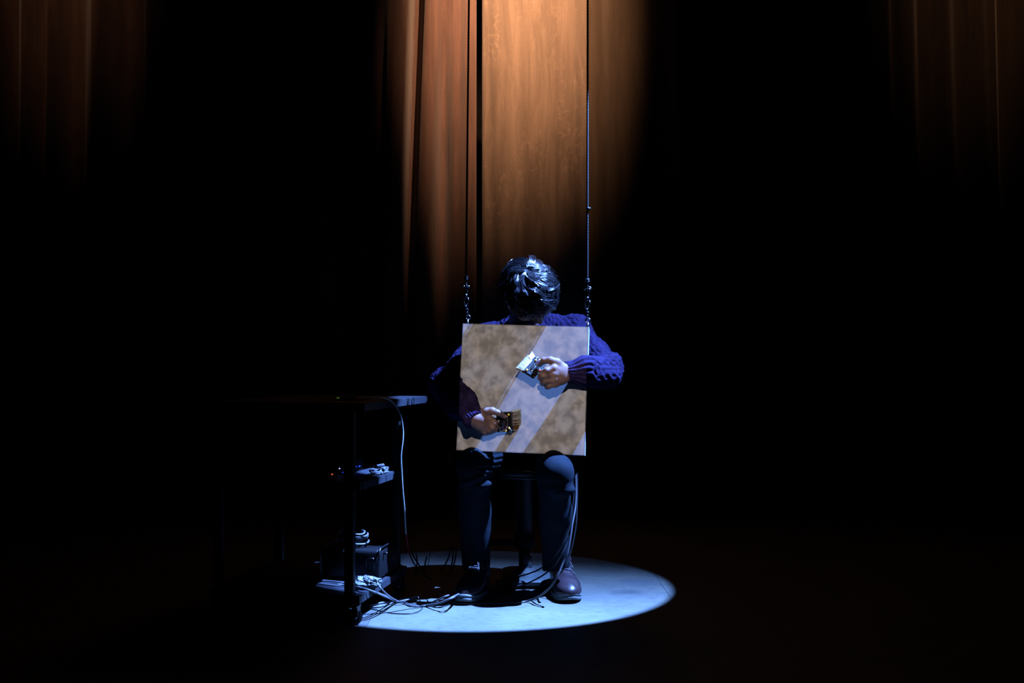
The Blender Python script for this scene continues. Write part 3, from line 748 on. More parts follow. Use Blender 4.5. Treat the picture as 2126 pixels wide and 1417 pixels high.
# ---- trousers
s = SDF((-.26, -.24, .04), (.30, .50, .64), .0032)
s.ell(pelv, (.155, .12, .095), k=.05)
def leg(hip, kn, an, side):
    s.chain([hip, hip * .4 + kn * .6, kn], [.084, .066, .058], .04)
    s.ell(kn + np.array((0, -.006, .004)), (.054, .052, .055), k=.02)
    md = kn * .55 + an * .45 + np.array((0, .006, 0)); end = an + np.array((0, .002, -.022))
    s.chain([kn + (0, 0, -.01), md, end], [.057, .052, .046], .02)
    s.ell(kn + np.array((.010 * side, -.018, -.058)), (.050, .034, .020), k=.02)
leg(hipR, knR, anR, 1); leg(hipL, knL, anL, 1)
for an in (anR, anL):
    zc = an[2] - .012
    g_ = s._sub(an - .09, an + .09, 0); sl, X, Y, Z = g_
    s.a[sl] = np.maximum(s.a[sl], (zc - Z) + 0 * X + 0 * Y).astype(np.float32)
    s.cone(an + (0, 0, -.05), an + (0, 0, .04), .040, .038, .003, 'sub')
V, Q = s.mesh(); del s; V = relax(V, Q, 2, .4); N = normals(V, Q)
f1 = fbm(V * (1, 1, .55), 7, 5) * .0045
def fold(c, n, w, amp):   # long soft fold ridge
    q = V - c; d = q @ nrm(n); return amp * np.exp(-(d / w) ** 2) * np.exp(-((np.linalg.norm(q, axis=1)) / .07) ** 2)
f2 = np.zeros(len(V))
for kn, sg, cr_ in ((knR, 1, 1), (knL, 1, .0)):
    for j, (dz, tilt, amp) in enumerate(((-.035, .45, .008), (-.058, .25, -.007), (-.082, .6, .006), (.02, -.6, .005), (-.125, .8, .005), (-.17, 1.1, .005))):
        if not cr_: amp *= (.4 if dz in (-.058, -.082) else .05)
        f2 += fold(kn + (.02 * sg, -.05, dz), (-tilt * sg, .1, 1), .0085, amp)
    q = V - kn; f2 += .0022 * cr_ * np.sin(q[:, 2] * 2 * PI / .019 + 9 * q[:, 0]) * np.exp(-((q[:, 2] - .0) / .055) ** 2) * (q[:, 0] > .015) * (q[:, 0] < .10)
V = V + N * (f1 + f2)[:, None]
link('trousers', V, Q, M['trousers'], person)

# ---- shoes
def shoe(an, toe, heel, nm_side):
    a = toe - heel; a[2] = 0; L = np.linalg.norm(a); a /= L; sd = np.cross(a, (0, 0, 1.)); Z = np.array((0, 0, 1.))
    def S(f, x, z): return heel + a * f * L + sd * x + Z * z
    Rm = np.stack([sd, a, Z], 1)
    lo = np.minimum(heel, toe) - .08; hi = np.maximum(heel, toe) + .08; lo[2] = -.01; hi[2] = .19
    s = SDF(lo, hi, .0022)
    s.ell(S(.82, 0, .036), (.044, .060, .030), Rm, .02).ell(S(.60, 0, .040), (.043, .070, .036), Rm, .03)
    s.ell(S(.14, 0, .046), (.034, .044, .042), Rm, .03).cone(S(.30, 0, .040), S(.62, 0, .040), .037, .037, .02)
    s.cone(S(.20, 0, .06), S(.24, 0, .105), .036, .034, .02)
    s.cone(S(.34, 0, .066), S(.56, 0, .055), .032, .026, .02)
    s.cone(S(.235, 0, .09), S(.225, 0, .17), .029, .030, .003, 'sub')
    g_ = s._sub(lo, hi, 0); sl, X, Y, Zg = g_; s.a[sl] = np.maximum(s.a[sl], (.021 - Zg) + 0 * X + 0 * Y).astype(np.float32)
    # quarter seam: welt groove of the facing
    V, Q = s.mesh(); V = relax(V, Q, 2, .4); N = normals(V, Q)
    q = (V - heel); f = q @ a / L; x = q @ sd
    grv = np.exp(-((np.abs(x) - .017 - np.clip(.60 - f, 0, .3) * .03) / .0018) ** 2) * (f > .36) * (f < .64) + np.exp(-((f - .64 - x * x * 20) / .009) ** 2) * (np.abs(x) < .034)
    cap = 0.0
    V = V - N * (.0016 * grv * (q[:, 2] > .03))[:, None] + N * (fbm(V, 22, 8) * .0007)[:, None]
    o = link('shoe', V, Q, M['shoe'], person)
    # sole: outline loop extruded with a slight overhang
    g = MB(); out = []
    for t in np.linspace(0, 2 * PI, 56, endpoint=False):
        f = .5 + .545 * math.sin(t); w = .0 + (.053 if f > .5 else .043) * abs(math.cos(t)) ** .75 * (1 if math.cos(t) > 0 else -1)
        wst = 1 - .14 * math.exp(-((f - .38) / .14) ** 2); out.append((f, w * wst))
    P = []
    for z0, ins in ((.0, .96), (.002, 1.0), (.012, 1.0), (.0135, .975), (.015, 1.0), (.0225, 1.0), (.024, .93)):
        for f, w in out:
            tz = .012 * max(0, (f - .80) / .23) ** 1.6
            hz = 0
            P.append(S(.5 + (f - .5) * ins, w * ins, z0 + tz))
    n = len(out); F = [(i * n + k, i * n + (k + 1) % n, (i + 1) * n + (k + 1) % n, (i + 1) * n + k) for i in range(6) for k in range(n)]
    F += [tuple(range(n))[::-1], tuple(6 * n + k for k in range(n))]
    g.add(P, F); g.build('sole', M['sole'], o)
    # laces
    g = MB()
    def up_(f, x):
        """height of the upper at f,x"""
        d_ = np.linalg.norm((V - S(f, x, 0))[:, :2], axis=1); m_ = d_ < .005
        return V[m_, 2].max() + .0012 if m_.any() else .07
    for k in range(4):
        f = .37 + .062 * k
        for sgn in (-1, 1):
            pts = [S(f + .03 * (u_ - .5), sgn * .018 * (1 - 2 * u_), up_(f + .03 * (u_ - .5), sgn * .018 * (1 - 2 * u_)) + .0012) for u_ in np.linspace(0, 1, 7)]
            g.tube(pts, .0015, 6)
    for sgn in (-1, 1):   # bow loops and ends
        c0 = S(.37, 0, up_(.37, 0) + .004)
        pts = [c0, S(.38, sgn * .018, up_(.38, sgn * .018) + .010), S(.44, sgn * .032, up_(.44, sgn * .03) + .006), S(.42, sgn * .016, up_(.42, sgn * .016) + .004), c0]
        g.tube(spline(pts, 8), .0015, 6)
        pts = [c0, S(.46, sgn * .014, up_(.46, sgn * .014) + .004), S(.58, sgn * .024, up_(.58, sgn * .024) + .002), S(.66, sgn * .030, up_(.66, sgn * .030) + .0015)]
        g.tube(spline(pts, 8), .0014, 6)
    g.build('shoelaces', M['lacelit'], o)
    g = MB(); c0 = S(.225, 0, .10)
    P = [S(.225 + .16 * math.cos(t) * .9, .034 * math.sin(t), .098 + .006 * math.cos(2 * t)) for t in np.linspace(0, 2 * PI, 30, endpoint=False)]
    g.tube(P, .0028, 7, closed=True); g.build('shoe_opening', M['shoe'], o)
    return o
shoe(anR, FL(964, 1255) + (0, 0, 0), FL(1002, 1214), 'R')
shoe(anL, FL(1184, 1252) + (0, 0, 0), FL(1161, 1216), 'L')

# ---- hair: skull cap of hair + strands that swirl out of a crown whorl
cap = SDF(HC - .16, HC + .16, .003)
cap.ell(H(0, -.004, .012), (.081, .098, .089), HR, .01)
cap.ell(H(0, -.045, -.040), (.062, .052, .055), HR, .03)
# remove the face and neck part
cp = H(0, .074, -.010); n_ = nrm(hf * .80 - hu * .62)
cap.half(cp, n_)
V, Q = cap.mesh(); N = normals(V, Q); V = V + N * (fbm(V, 30, 4) * .0022)[:, None]
hair = link('hair', V, Q, M['scalp'], person)
wh = nrm(hu * .86 - hf * .42 + hs * .05)      # whorl direction from the head centre
sideax = nrm(np.cross(wh, hf)); fw = np.cross(sideax, wh)
g = MB(); rad = np.array((.080, .097, .088))
def on_head(dirv, lift): 
    l = HR.T @ dirv; k = 1 / math.sqrt(((l / rad) ** 2).sum()); return H(0, -.004, .012) + dirv * (k + lift)
for ci in range(620):
    ang = rng.uniform(0, 2 * PI); pol = math.acos(1 - rng.uniform(0, 1) * 1.12)
    ln = rng.uniform(.75, 1.3); curl = rng.normal(.55, .45); lift = rng.uniform(.003, .015) * (1.15 if pol > .25 else .5); tipl = rng.uniform(0, .014); ta = ang + rng.normal(0, .10)
    for k in range(11):
        a0 = ang + rng.normal(0, .060) / max(.3, math.sin(pol)); p0 = max(.02, pol + rng.normal(0, .050)); L = (.58 if p0 < .9 else .40) * ln * rng.uniform(.9, 1.05)
        pts = []; spread = rng.normal(0, .0020); cv = .22 * math.sin(ci)
        for t in np.linspace(0, 1, 9):
            g_ = t * .85; pl = p0 * (1 - g_) + pol * g_ + L * t; aa = a0 * (1 - g_) + ta * g_ + curl * .75 * t + cv * math.sin(t * 2.6)
            dv = wh * math.cos(pl) + (fw * math.cos(aa) + sideax * math.sin(aa)) * math.sin(pl)
            pts.append(on_head(nrm(dv), .0005 + lift * math.sin(min(1, t * 1.2) * PI * .6) + tipl * t * t + spread * t * (1 - t)))
        pts = np.array(pts)
        if (pts[-1] - HC) @ n_ > .100 or (pts[-1] - HC) @ hu < -.088: continue
        g.tube(pts, np.linspace(.00110, .00025, 9), 3, caps=False)
g.build('hair_strands', M['hair'], hair)
# stray hairs
g = MB()
for k in range(60):
    ang = rng.uniform(0, 2 * PI); pol = rng.uniform(.5, 1.6); pts = []; cr = rng.normal(0, .8)
    for t in np.linspace(0, 1, 7):
        pl = pol + .45 * t; aa = ang + cr * t
        dv = wh * math.cos(pl) + (fw * math.cos(aa) + sideax * math.sin(aa)) * math.sin(pl); pts.append(on_head(nrm(dv), .004 + .022 * t))
    if (np.array(pts[-1]) - HC) @ n_ > .075: continue
    g.tube(pts, np.linspace(.0006, .0002, 7), 3, caps=False)
g.build('stray_hairs', M['hair'], hair)

# ---- glasses
g = MB()
for sg in (-1, 1):
    g.tube([H(.031 * sg + .023 * math.cos(t), .093 - .004 * abs(math.cos(t)), .002 + .017 * math.sin(t)) for t in np.linspace(0, 2 * PI, 28, endpoint=False)], .0014, 6, closed=True)
g.tube([H(-.009, .102, .006), H(0, .105, .009), H(.009, .102, .006)], .0014, 6)
gl = g.build('glasses', M['lens'], person)
for sg in (-1, 1):
    g = MB(); g.tube(spline([H(.055 * sg, .090, .008), H(.072 * sg, .078, .010), H(.077 * sg, .03, .010), H(.078 * sg, -.008, .006), H(.078 * sg, -.022, -.014)], 6), .0018, 6)
    g.build('temple_arm', M['lens'], gl)

# ------------------------------------------------------------------ brushes
def brush(p_hand, p_fer, p_tip, wf, wt, dH, dF, dT, mat_b, label, tiltb, seed, nsign=1):
    rr = np.random.default_rng(seed)
    A, B, C = W(*p_hand, dH), W(*p_fer, dF), W(*p_tip, dT)
    a = nrm(B - A); n_ = nrm(np.array((0, -1, 0.)) * 1 + np.array((0, 0, tiltb))); n_ = nrm(n_ - a * n_.dot(a)); w = np.cross(a, n_)
    a2 = nrm(C - B); L = np.linalg.norm(B - A); Lb = np.linalg.norm(C - B)
    t = thing('paintbrush', A, label, 'paintbrush', 'wide flat brushes fitted with circuit boards')
    # handle inside the hand
    Rm = np.stack([w, a, n_], 1)
    g = MB(); g.box(A - a * .020 - n_ * .008, (.030, .05, .012), Rm, .004); g.build('handle', M['wood'], t)
    g = MB(); g.box(A + a * L * .55 - n_ * .008, (wf * .98, L * .95, .009), Rm, .003); g.build('brush_head', M['blackmatte'], t)
    g = MB(); g.box(B - n_ * .008, (wf * 1.0, .008, .013), Rm, .002); g.build('ferrule', M['darksteel'], t)
    # bristles
    g = MB()
    for lay in range(6):
        for i in range(46):
            u = (i + rr.uniform(-.4, .4)) / 63 - .5; z = -.013 + .0025 * lay
            z -= .0012; p0 = B + w * u * wf * .97 + n_ * z; p1 = B + a2 * Lb * rr.uniform(.88, 1.03) + w * u * wt + n_ * (z * .9 + .0004)
            md = (p0 + p1) / 2 + n_ * rr.normal(0, .0008) + w * rr.normal(0, .0006)
            g.tube([p0, md, p1 + w * rr.normal(0, .0012)], [.0009, .0012, .0006], 5, caps=False)
    core = MB()
    g.add([B + w * wf * .48 * sx + n_ * z for sx in (-1, 1) for z in (-.012, -.0032)] + [C - a2 * Lb * .08 + w * wt * .49 * sx + n_ * z for sx in (-1, 1) for z in (-.010, -.0044)],
          [(0, 1, 3, 2), (4, 6, 7, 5), (0, 4, 5, 1), (2, 3, 7, 6), (1, 5, 7, 3), (0, 2, 6, 4)])
    g.build('bristles', mat_b, t, smooth=False)
    # circuit board
    g = MB(); g.box(A + a * L * .5, (wf * .96, L * .94, .0016), Rm); pcb = g.build('circuit_board', M['pcb'], t, smooth=False)
    def at(u, v, h=0): return A + a * L * v + w * wf * u + n_ * h
    g = MB()
    for k in range(9):
        for vv in (.70, .50): g.box(at(-.30 + .055 * k, vv, .0016), (.0011, .0065, .0016), Rm)
    for k in range(6): g.box(at(.22 + .035 * k, .22, .002), (.0012, .004, .002), Rm)
    g.box(at(-.05, .15, .003), (.010, .006, .005), Rm, .001); g.box(at(.40, .86, .002), (.010, .003, .002), Rm)
    g.build('pins', M['tin'], pcb)
    g = MB(); g.box(at(-.08, .60, .0028), (wf * .30, .008, .0034), Rm, .0005); g.box(at(.28, .42, .003), (.010, .010, .004), Rm, .0006); g.box(at(-.30, .25, .0035), (.012, .012, .005), Rm, .001)
    g.build('chips', M['chip'], pcb)
    for (u, v, r_) in ((-.38, .80, .0034), (.30, .80, .0030), (.42, .58, .0034)):
        g = MB(); g.lathe([(r_ * .5, 0), (r_, .0006), (r_, .004), (r_ * .5, .0052)], at(u, v, .0008), n_, 14); g.build('yellow_led', M['ledyellow'], pcb)  # yellow LEDs of the board, glowing faintly
    g = MB(); g.lathe([(.0016, 0), (.0018, .003), (.0010, .0045)], at(-.02 * nsign, .06, .001), n_, 12); g.build('red_led', M['ledred'], pcb)
    for nm, (u0, v0, u1, v1) in {'wirepurple': (.15, .62, .34, .30), 'wireblue': (.05, .40, .40, .15), 'wirewhite': (.20, .70, .46, .20)}.items():
        g = MB(); g.tube(spline([at(u0, v0, .001), at(u0 * .6 + u1 * .4 + .05, v0 * .5 + v1 * .5 + .10, .010), at(u1, v1, .001)], 8), .0011, 6); g.build('jumper_wire', M[nm], pcb)
    # crossing bracket that sticks out past the edge
    g = MB(); g.tube([at(.30, .84, .001), at(.56, .84, .001)], .0012, 6); g.tube([at(.52, .72, .001), at(.52, .96, .001)], .0011, 6); g.build('antenna_wire', M['tin'], pcb)
    for hole_ in ((-.44, .10), (.44, .94)):
        g = MB(); g.lathe([(.0012, 0), (.0026, 0), (.0026, .0016), (.0012, .0016)], at(*hole_, .0008), n_, 6); g.build('screw', M['steel'], pcb)
    return t
brush((1123, 769.5), (1099.5, 754), (1088, 743.5), .074, .090, 3.382, 3.395, 3.410, M['bristle_white'], 'wide paintbrush with pale bristles and circuit board, in the hand at the canvas upper right', .75, 1)
brush((1030, 877), (1063, 875), (1082.5, 872), .068, .074, 3.412, 3.418, 3.438, M['bristle_brown'], 'wide paintbrush with brown bristles and circuit board, in the hand at the canvas lower left', -.14, 2, -1)

# ------------------------------------------------------------------ stool
st = thing('stool', (.05, .24, 0), 'black round stool with centre column and flat grey base under the seated person', 'stool')
sc = np.array((.045, .24, 0)); g = MB()
g.lathe([(.05, .385), (.160, .385), (.170, .392), (.172, .412), (.165, .424), (.12, .430), (.02, .431)], sc, seg=44); g.build('seat', M['vinyl'], st)
g = MB(); g.tube(oval(sc + (0, 0, .389), .171, .171, np.eye(3)[0], np.eye(3)[1], .003, 48), .0035, 8, closed=True); g.build('seat_rim', M['darksteel'], st)
g = MB(); g.lathe([(.030, .12), (.030, .38), (.045, .383), (.02, .386)], sc, seg=24); g.lathe([(.020, .03), (.020, .125)], sc, seg=20); g.build('column', M['black'], st)
g = MB(); g.lathe([(.034, .118), (.038, .122), (.038, .160), (.034, .165)], sc, seg=24); g.box(sc + (-.075, 0, .135), (.11, .022, .020), bev=.005); g.build('height_lever', M['blackmatte'], st)
g = MB(); g.lathe([(.012, .0), (.014, .002), (.014, .040), (.012, .042)], W(1097, 1178, 3.74), (0, 0, 1), 14); g.build('chrome_pin', M['steel'], st)
g = MB(); P = []; c0 = sc
outl = [(-.10, -.115), (-.070, -.145), (.085, -.145), (.115, -.115), (.115, .10), (.085, .13), (-.07, .13), (-.10, .10)]
for z, k in ((.012, 1), (.024, 1), (.028, .96)):
    for x, y in outl: P.append((c0[0] + x * k + .02, c0[1] + y * k - .02, z))
n = 8; F = [(i * n + k, i * n + (k + 1) % n, (i + 1) * n + (k + 1) % n, (i + 1) * n + k) for i in range(2) for k in range(n)] + [tuple(range(n))[::-1], tuple(2 * n + k for k in range(n))]
g.add(P, F); g.lathe([(.05, .028), (.045, .034), (.022, .045), (.022, .05)], sc, seg=24)
g.build('base_plate', M['plate'], st, smooth=False)
for x, y in ((-.06, -.12), (.10, -.12), (-.06, .09), (.10, .09)):
    g = MB(); g.lathe([(.014, 0), (.016, .002), (.014, .012)], (c0[0] + x + .0, c0[1] + y, 0), seg=14); g.build('rubber_foot', M['blackmatte'], st)

# ------------------------------------------------------------------ cart
dirv = nrm((.21, 1, 0)); perp = np.array((dirv[1], -dirv[0], 0)); Rc = np.stack([perp, dirv, (0, 0, 1)], 1)
Fp = np.array((-.462, 3.08 + CAMY, 0)); CW, CDp = .50, .47
cart = thing('cart', Fp + dirv * CDp / 2 - perp * CW / 2, 'dark three shelf cart on casters, left of the seated person', 'cart')
def CP(x, y, z): return Fp + perp * x + dirv * y + np.array((0, 0, z))     # x<=0 to the left of the right edge, y back
def shelf(z, x0, x1, y0, y1, th=.022, nm='shelf'):
    g = MB(); g.box(CP((x0 + x1) / 2, (y0 + y1) / 2, z - th / 2), (x1 - x0, y1 - y0, th), Rc, .0)
    # chamfered top plate
    g.box(CP((x0 + x1) / 2, (y0 + y1) / 2, z + .001), (x1 - x0 - .006, y1 - y0 - .006, .003), Rc)
    o = g.build(nm, M['cartboard'], cart, smooth=False)
    return o
def bracket(z, y, x=0.0, th=.022, w=.010):
    g = MB(); g.box(CP(x + .0015, y, z - th / 2), (.002, w, th * 1.02), Rc); return g
sh3 = shelf(.088, -CW, 0, 0, CDp); sh2 = shelf(.430, -CW, 0, 0, CDp); sh1 = shelf(.672, -CW - .02, .015, 0, .66)
for sh, z, ys, x in ((sh3, .088, (.12, .20), 0), (sh2, .430, (.022, .16), 0), (sh1, .672, (.42, .47), .015)):
    for y in ys:
        g = bracket(z, y, x, w=.005); g.build('joint_strip', M['blackmatte'], sh)
for x, y in ((-.035, .010), (-.035, CDp - .02), (-CW + .03, .010), (-CW + .03, CDp - .02)):
    g = MB(); g.box(CP(x, y, .36), (.030, .022, .60), Rc, .003); g.build('post', M['black'], cart)
for x, y in ((-.020, .008), (-.02, CDp - .03), (-CW + .03, .008), (-CW + .03, CDp - .03)):
    g = MB(); p = CP(x, y, 0); g.box(p + (0, 0, .058), (.03, .04, .004), Rc); g.box(p + (.013, 0, .042), (.003, .026, .034), Rc); g.box(p + (-.013, 0, .042), (.003, .026, .034), Rc)
    c = g.build('caster', M['darksteel'], cart, smooth=False)
    g = MB(); g.lathe([(.006, -.009), (.020, -.009), (.024, -.007), (.0245, 0), (.024, .007), (.020, .009), (.006, .009)], p + (0, 0, .0245), (.35, -1, 0), 30); g.build('wheel', M['vinyl'], c)
    g = MB(); g.lathe([(.002, -.011), (.006, -.011), (.006, .011), (.002, .011)], p + (0, 0, .0245), (.35, -1, 0), 12); g.build('axle', M['steel'], c)

# amplifier on the bottom shelf
az = .0905
def amp():
    c = CP(-.107, .300, az)
    t = thing('amplifier', c, 'black rugged equipment case with side handle on the lowest cart shelf', 'equipment case')
    g = MB(); g.box(c + (0, 0, .053), (.20, .20, .096), Rc, .012); g.build('case', M['vinyl'], t)
    for sx in (-1, 1):
        g = MB(); pts = [CP(-.107 + sx * .100, .300 + y, az + z) for y, z in ((-.099, .008), (-.104, .05), (-.099, .100), (-.05, .106), (.05, .106), (.099, .100))]
        g.tube(spline(pts, 6), .0035, 8); g.build('edge_trim', M['darksteel'], t)
    g = MB(); hc = CP(-.036, .197, az + .052)
    g.tube([hc + perp * x + np.array((0, 0, z)) for x, z in ((-.016, .014), (-.008, .022), (.008, .024), (.012, .018), (.012, -.020), (-.004, -.022), (-.014, -.012))], .0018, 7, closed=True)
    g.build('handle', M['darksteel'], t)
    g = MB(); g.lathe([(.002, 0), (.004, 0), (.004, .010), (.002, .012)], CP(-.005, .24, az + .085), (1, -.2, 0), 10); g.build('knob', M['darksteel'], t)
    for x in (-.08, .08):
        for y in (-.08, .08):
            g = MB(); g.lathe([(.006, 0), (.008, .001), (.008, .006)], CP(-.107 + x, .300 + y, az), seg=10); g.build('rubber_foot', M['blackmatte'], t)
amp()
# coil of cable on the case
g = MB(); cc = CP(-.118, .262, az + .102 + .006); pts = []
for t in np.linspace(0, 2 * PI * 5.6, 200):
    r_ = .040 + .006 * math.sin(t * .37) + .004 * math.sin(t * 1.3); pts.append(cc + perp * r_ * math.cos(t) * 1.05 + dirv * r_ * math.sin(t) + np.array((0, 0, .0075 * t / (2 * PI) + .002 * math.sin(3 * t))))
g.tube(pts, .0032, 7); tag(g.build('coiled_cable', M['cablegrey']), 'dark cable coiled on top of the equipment case', 'cable')

# crumpled plastic bag in front of the case
def crumple(c, r, seed, n=36):
    P = []; F = []
    for i in range(n + 1):
        for j in range(2 * n):
            th = PI * i / n; ph = PI * j / n; v = np.array((math.sin(th) * math.cos(ph), math.sin(th) * math.sin(ph), math.cos(th)))
            q = Vector(v) + Vector((seed, 2, 1))
            k = .95 - .55 * abs(mnoise.noise(q * 2.1)) - .40 * abs(mnoise.noise(q * 4.3)) - .18 * abs(mnoise.noise(q * 8.5)) + .35 * mnoise.noise(q * 1.3)
            P.append(np.array(c) + v * np.array(r) * k * 1.35)
    P = np.array(P); P[:, 2] = np.maximum(P[:, 2], c[2] - r[2] * .8)
    for i in range(n):
        for j in range(2 * n): a = i * 2 * n + j; b2 = i * 2 * n + (j + 1) % (2 * n); F.append((a, a + 2 * n, b2 + 2 * n, b2))
    return P, F
bz = .0905
P, F = crumple(W(762, 1204, 3.19) * (1, 1, 0) + (0, 0, bz + .018), (.044, .030, .017), 3)
tag(link('plastic_bag', P, F, M['bag']), 'crumpled translucent plastic bag on the lowest cart shelf', 'plastic bag')

# ------------------------------------------------------------------ cables
def cable_obj(pts, r, m, label, name='cable', group=None, seg=8):
    g = MB(); g.tube(spline(pts, 10), r, seg); return tag(g.build(name, m), label, 'cable', group)
def flp(l, r=.003): return [FL(x, y, r) for x, y in l]

# white cable from the device on the cart top
wc = thing('white_cable', W(741, 829, 3.22), 'thin white cable hanging from the cart top down to the floor', 'cable')
g = MB(); g.tube(spline([W(741, 829, 3.20), W(752, 829.5, 3.20), W(770, 826, 3.22), W(790, 825, 3.25), W(806, 828, 3.28), W(822, 842, 3.30), W(832, 863, 3.31), W(836.5, 892, 3.32), W(836, 915, 3.32), W(832.5, 945, 3.32), W(834, 980, 3.33), W(836, 1015, 3.34), W(840, 1060, 3.36), W(842, 1095, 3.40), W(843, 1108, 3.42)], 8), .0027, 8); g.build('cord', M['cablewhite'], wc)
g = MB(); g.tube(spline([W(843, 1108, 3.42), W(846, 1130, 3.46), W(850, 1148, 3.52), W(858, 1167, 3.62)], 8), .0026, 8); g.build('red_cord', M['red'], wc)  # middle length of the cable coloured red
g = MB(); g.tube(spline([W(858, 1167, 3.62), FL(868, 1181, .004), FL(880, 1191, .004), FL(898, 1202, .004)], 8), .0025, 8); g.build('cord_end', M['cablegrey'], wc)
g = MB(); g.lathe([(.003, -.006), (.005, -.005), (.005, .005), (.003, .006)], W(740, 829, 3.20), (1, 0, 0), 12); g.build('plug', M['cablewhite'], wc)

# hanging bundle at the person's left knee
hg = 'black cables hanging behind the canvas and past the knee'
cable_obj([W(1196, 915, 3.52), W(1198, 985, 3.50), W(1198, 1040, 3.47), W(1195, 1095, 3.44), W(1183, 1150, 3.42), W(1166, 1186, 3.42), FL(1118, 1222, .005), FL(1080, 1226, .004), FL(1020, 1232, .004)], .0031, M['cable'], 'black cable hanging outermost right of the knee', group=hg)
cable_obj([W(1190, 915, 3.50), W(1192, 1000, 3.47), W(1189, 1050, 3.45), W(1181, 1100, 3.43), W(1165, 1135, 3.42), W(1147, 1158, 3.45), W(1118, 1182, 3.55), W(1070, 1198, 3.6), FL(1030, 1206, .004)], .0031, M['cable'], 'black cable curving highest between the shins, passing the knee', group=hg)
cable_obj([W(1186, 915, 3.49), W(1194, 1010, 3.44), W(1192, 1070, 3.41), W(1180, 1120, 3.39), W(1160, 1160, 3.38), W(1135, 1188, 3.48), W(1095, 1210, 3.57), FL(1050, 1222, .004)], .0028, M['cable'], 'black cable curving over the stool base between the shins', group=hg)
cable_obj([W(1192, 915, 3.50), W(1196, 1030, 3.42), W(1188, 1090, 3.36), W(1180, 1140, 3.33), W(1170, 1165, 3.325), W(1157, 1196, 3.31), W(1140, 1221, 3.32), W(1118, 1238, 3.34), FL(1095, 1247, .005), FL(1060, 1252, .004), FL(1015, 1252.5, .004), FL(965, 1252.5, .004), FL(925, 1250, .004), FL(885, 1254, .004)], .0034, M['cablemid'], 'long dark cable sweeping from the knee along the floor to the cart', group=hg)

# bundle from the cart's lowest shelf to the right foot
fg = 'cables trailing from the lowest cart shelf to the shoe'
z9 = .094
def on(px, py, h=z9): return FL(px, py, h)
ends = [((652, 1204), (690, 1206), (722, 1212), (760, 1222), (795, 1234), (822, 1246), (850, 1254), (880, 1256), (912, 1251), (940, 1240), (965, 1229), (985, 1222)),
        ((650, 1209), (690, 1215), (722, 1214), (765, 1224), (800, 1238), (826, 1249), (855, 1257), (885, 1257), (915, 1250), (945, 1236), (970, 1226), (992, 1218)),
        ((700, 1212), (735, 1211), (780, 1208), (790, 1220), (808, 1237), (828, 1248), (858, 1254), (886, 1254), (905, 1246), (928, 1236), (950, 1232), (978, 1230))]
labs = ['topmost grey cable running off the left end of the shelf', 'lower grey cable running off the left end of the shelf', 'grey cable dropping from beside the plastic bag to the floor']
for L, lb in zip(ends, labs):
    pts = []
    for i, (x, y) in enumerate(L):
        if i < 4: pts.append(on(x, y, z9 + .002 * i))
        elif i == 4: pts.append(W(x, y, 3.22))
        elif i >= len(L) - 2: pts.append(W(x if i == len(L) - 1 else x - 8, y + 2, 3.45 if i == len(L) - 2 else 3.52))
        else: pts.append(FL(x, y, .004 if x < 890 else min(.045, .004 + (x - 890) * .0009)))
    cable_obj(pts, .0028, M['cablegrey'], lb, group=fg)
cable_obj([W(834, 1172, 3.62), W(828, 1187, 3.60), W(820, 1205, 3.52), FL(818, 1222, .02), FL(823, 1237, .006), FL(838, 1249, .004), FL(865, 1256, .004), FL(895, 1256, .004), FL(925, 1247, .004), FL(948, 1236, .004)], .0034, M['cablegrey'], 'dark cable arching down beside the hanging white one on to the floor', group=fg)
cable_obj([FL(766, 1257, .004), FL(785, 1252, .004), FL(810, 1248, .004), FL(835, 1243, .01), FL(850, 1240, .012), FL(872, 1236, .008)], .0038, M['cablegrey'], 'short thick cable coming from under the cart, rear one', group=fg)
cable_obj([FL(766, 1260, .004), FL(790, 1258, .004), FL(812, 1252, .004), FL(830, 1248, .012), FL(850, 1244, .014), FL(866, 1243, .008)], .0034, M['cablegrey'], 'short thick cable coming from under the cart, front one', group=fg)
cable_obj(flp([(876, 1256), (877, 1262), (868, 1269), (850, 1273), (825, 1273), (800, 1270), (780, 1265), (760, 1262), (745, 1262)], .002), .0016, M['cable'], 'thin black wire looping on the bright floor in front of the cables')
cable_obj(flp([(748, 1275), (775, 1273), (800, 1271), (830, 1266), (855, 1262), (875, 1260)], .002), .0014, M['cable'], 'thin black wire running straight across the bright floor')
cable_obj(flp([(890, 1256), (905, 1260), (922, 1258), (938, 1252), (952, 1244)], .002), .0016, M['cable'], 'thin black wire arching beside the shoe nearer the cart on the floor')
cable_obj([FL(958, 1228, .012), FL(950, 1240, .006), FL(930, 1250, .004), FL(905, 1254, .004)], .0034, M['cablegrey'], 'short grey cable end close to the shoe nearer the cart')
# cable ties
for p, lb in (((872, 1252), 'small black cable tie round the floor cables, left one'), ((888, 1252), 'small black cable tie round the floor cables, right one')):
    c = FL(*p, .008); g = MB(); g.tube(oval(c, .010, .008, np.array((0, 1., 0)), np.array((0, 0, 1.)), .002, 16), .0018, 6, closed=True); g.tube([c + (0, 0, .006), c + (-.006, 0, .022)], .0016, 6)
    tag(g.build('cable_tie', M['darksteel']), lb, 'cable tie', 'ties on the floor cables')
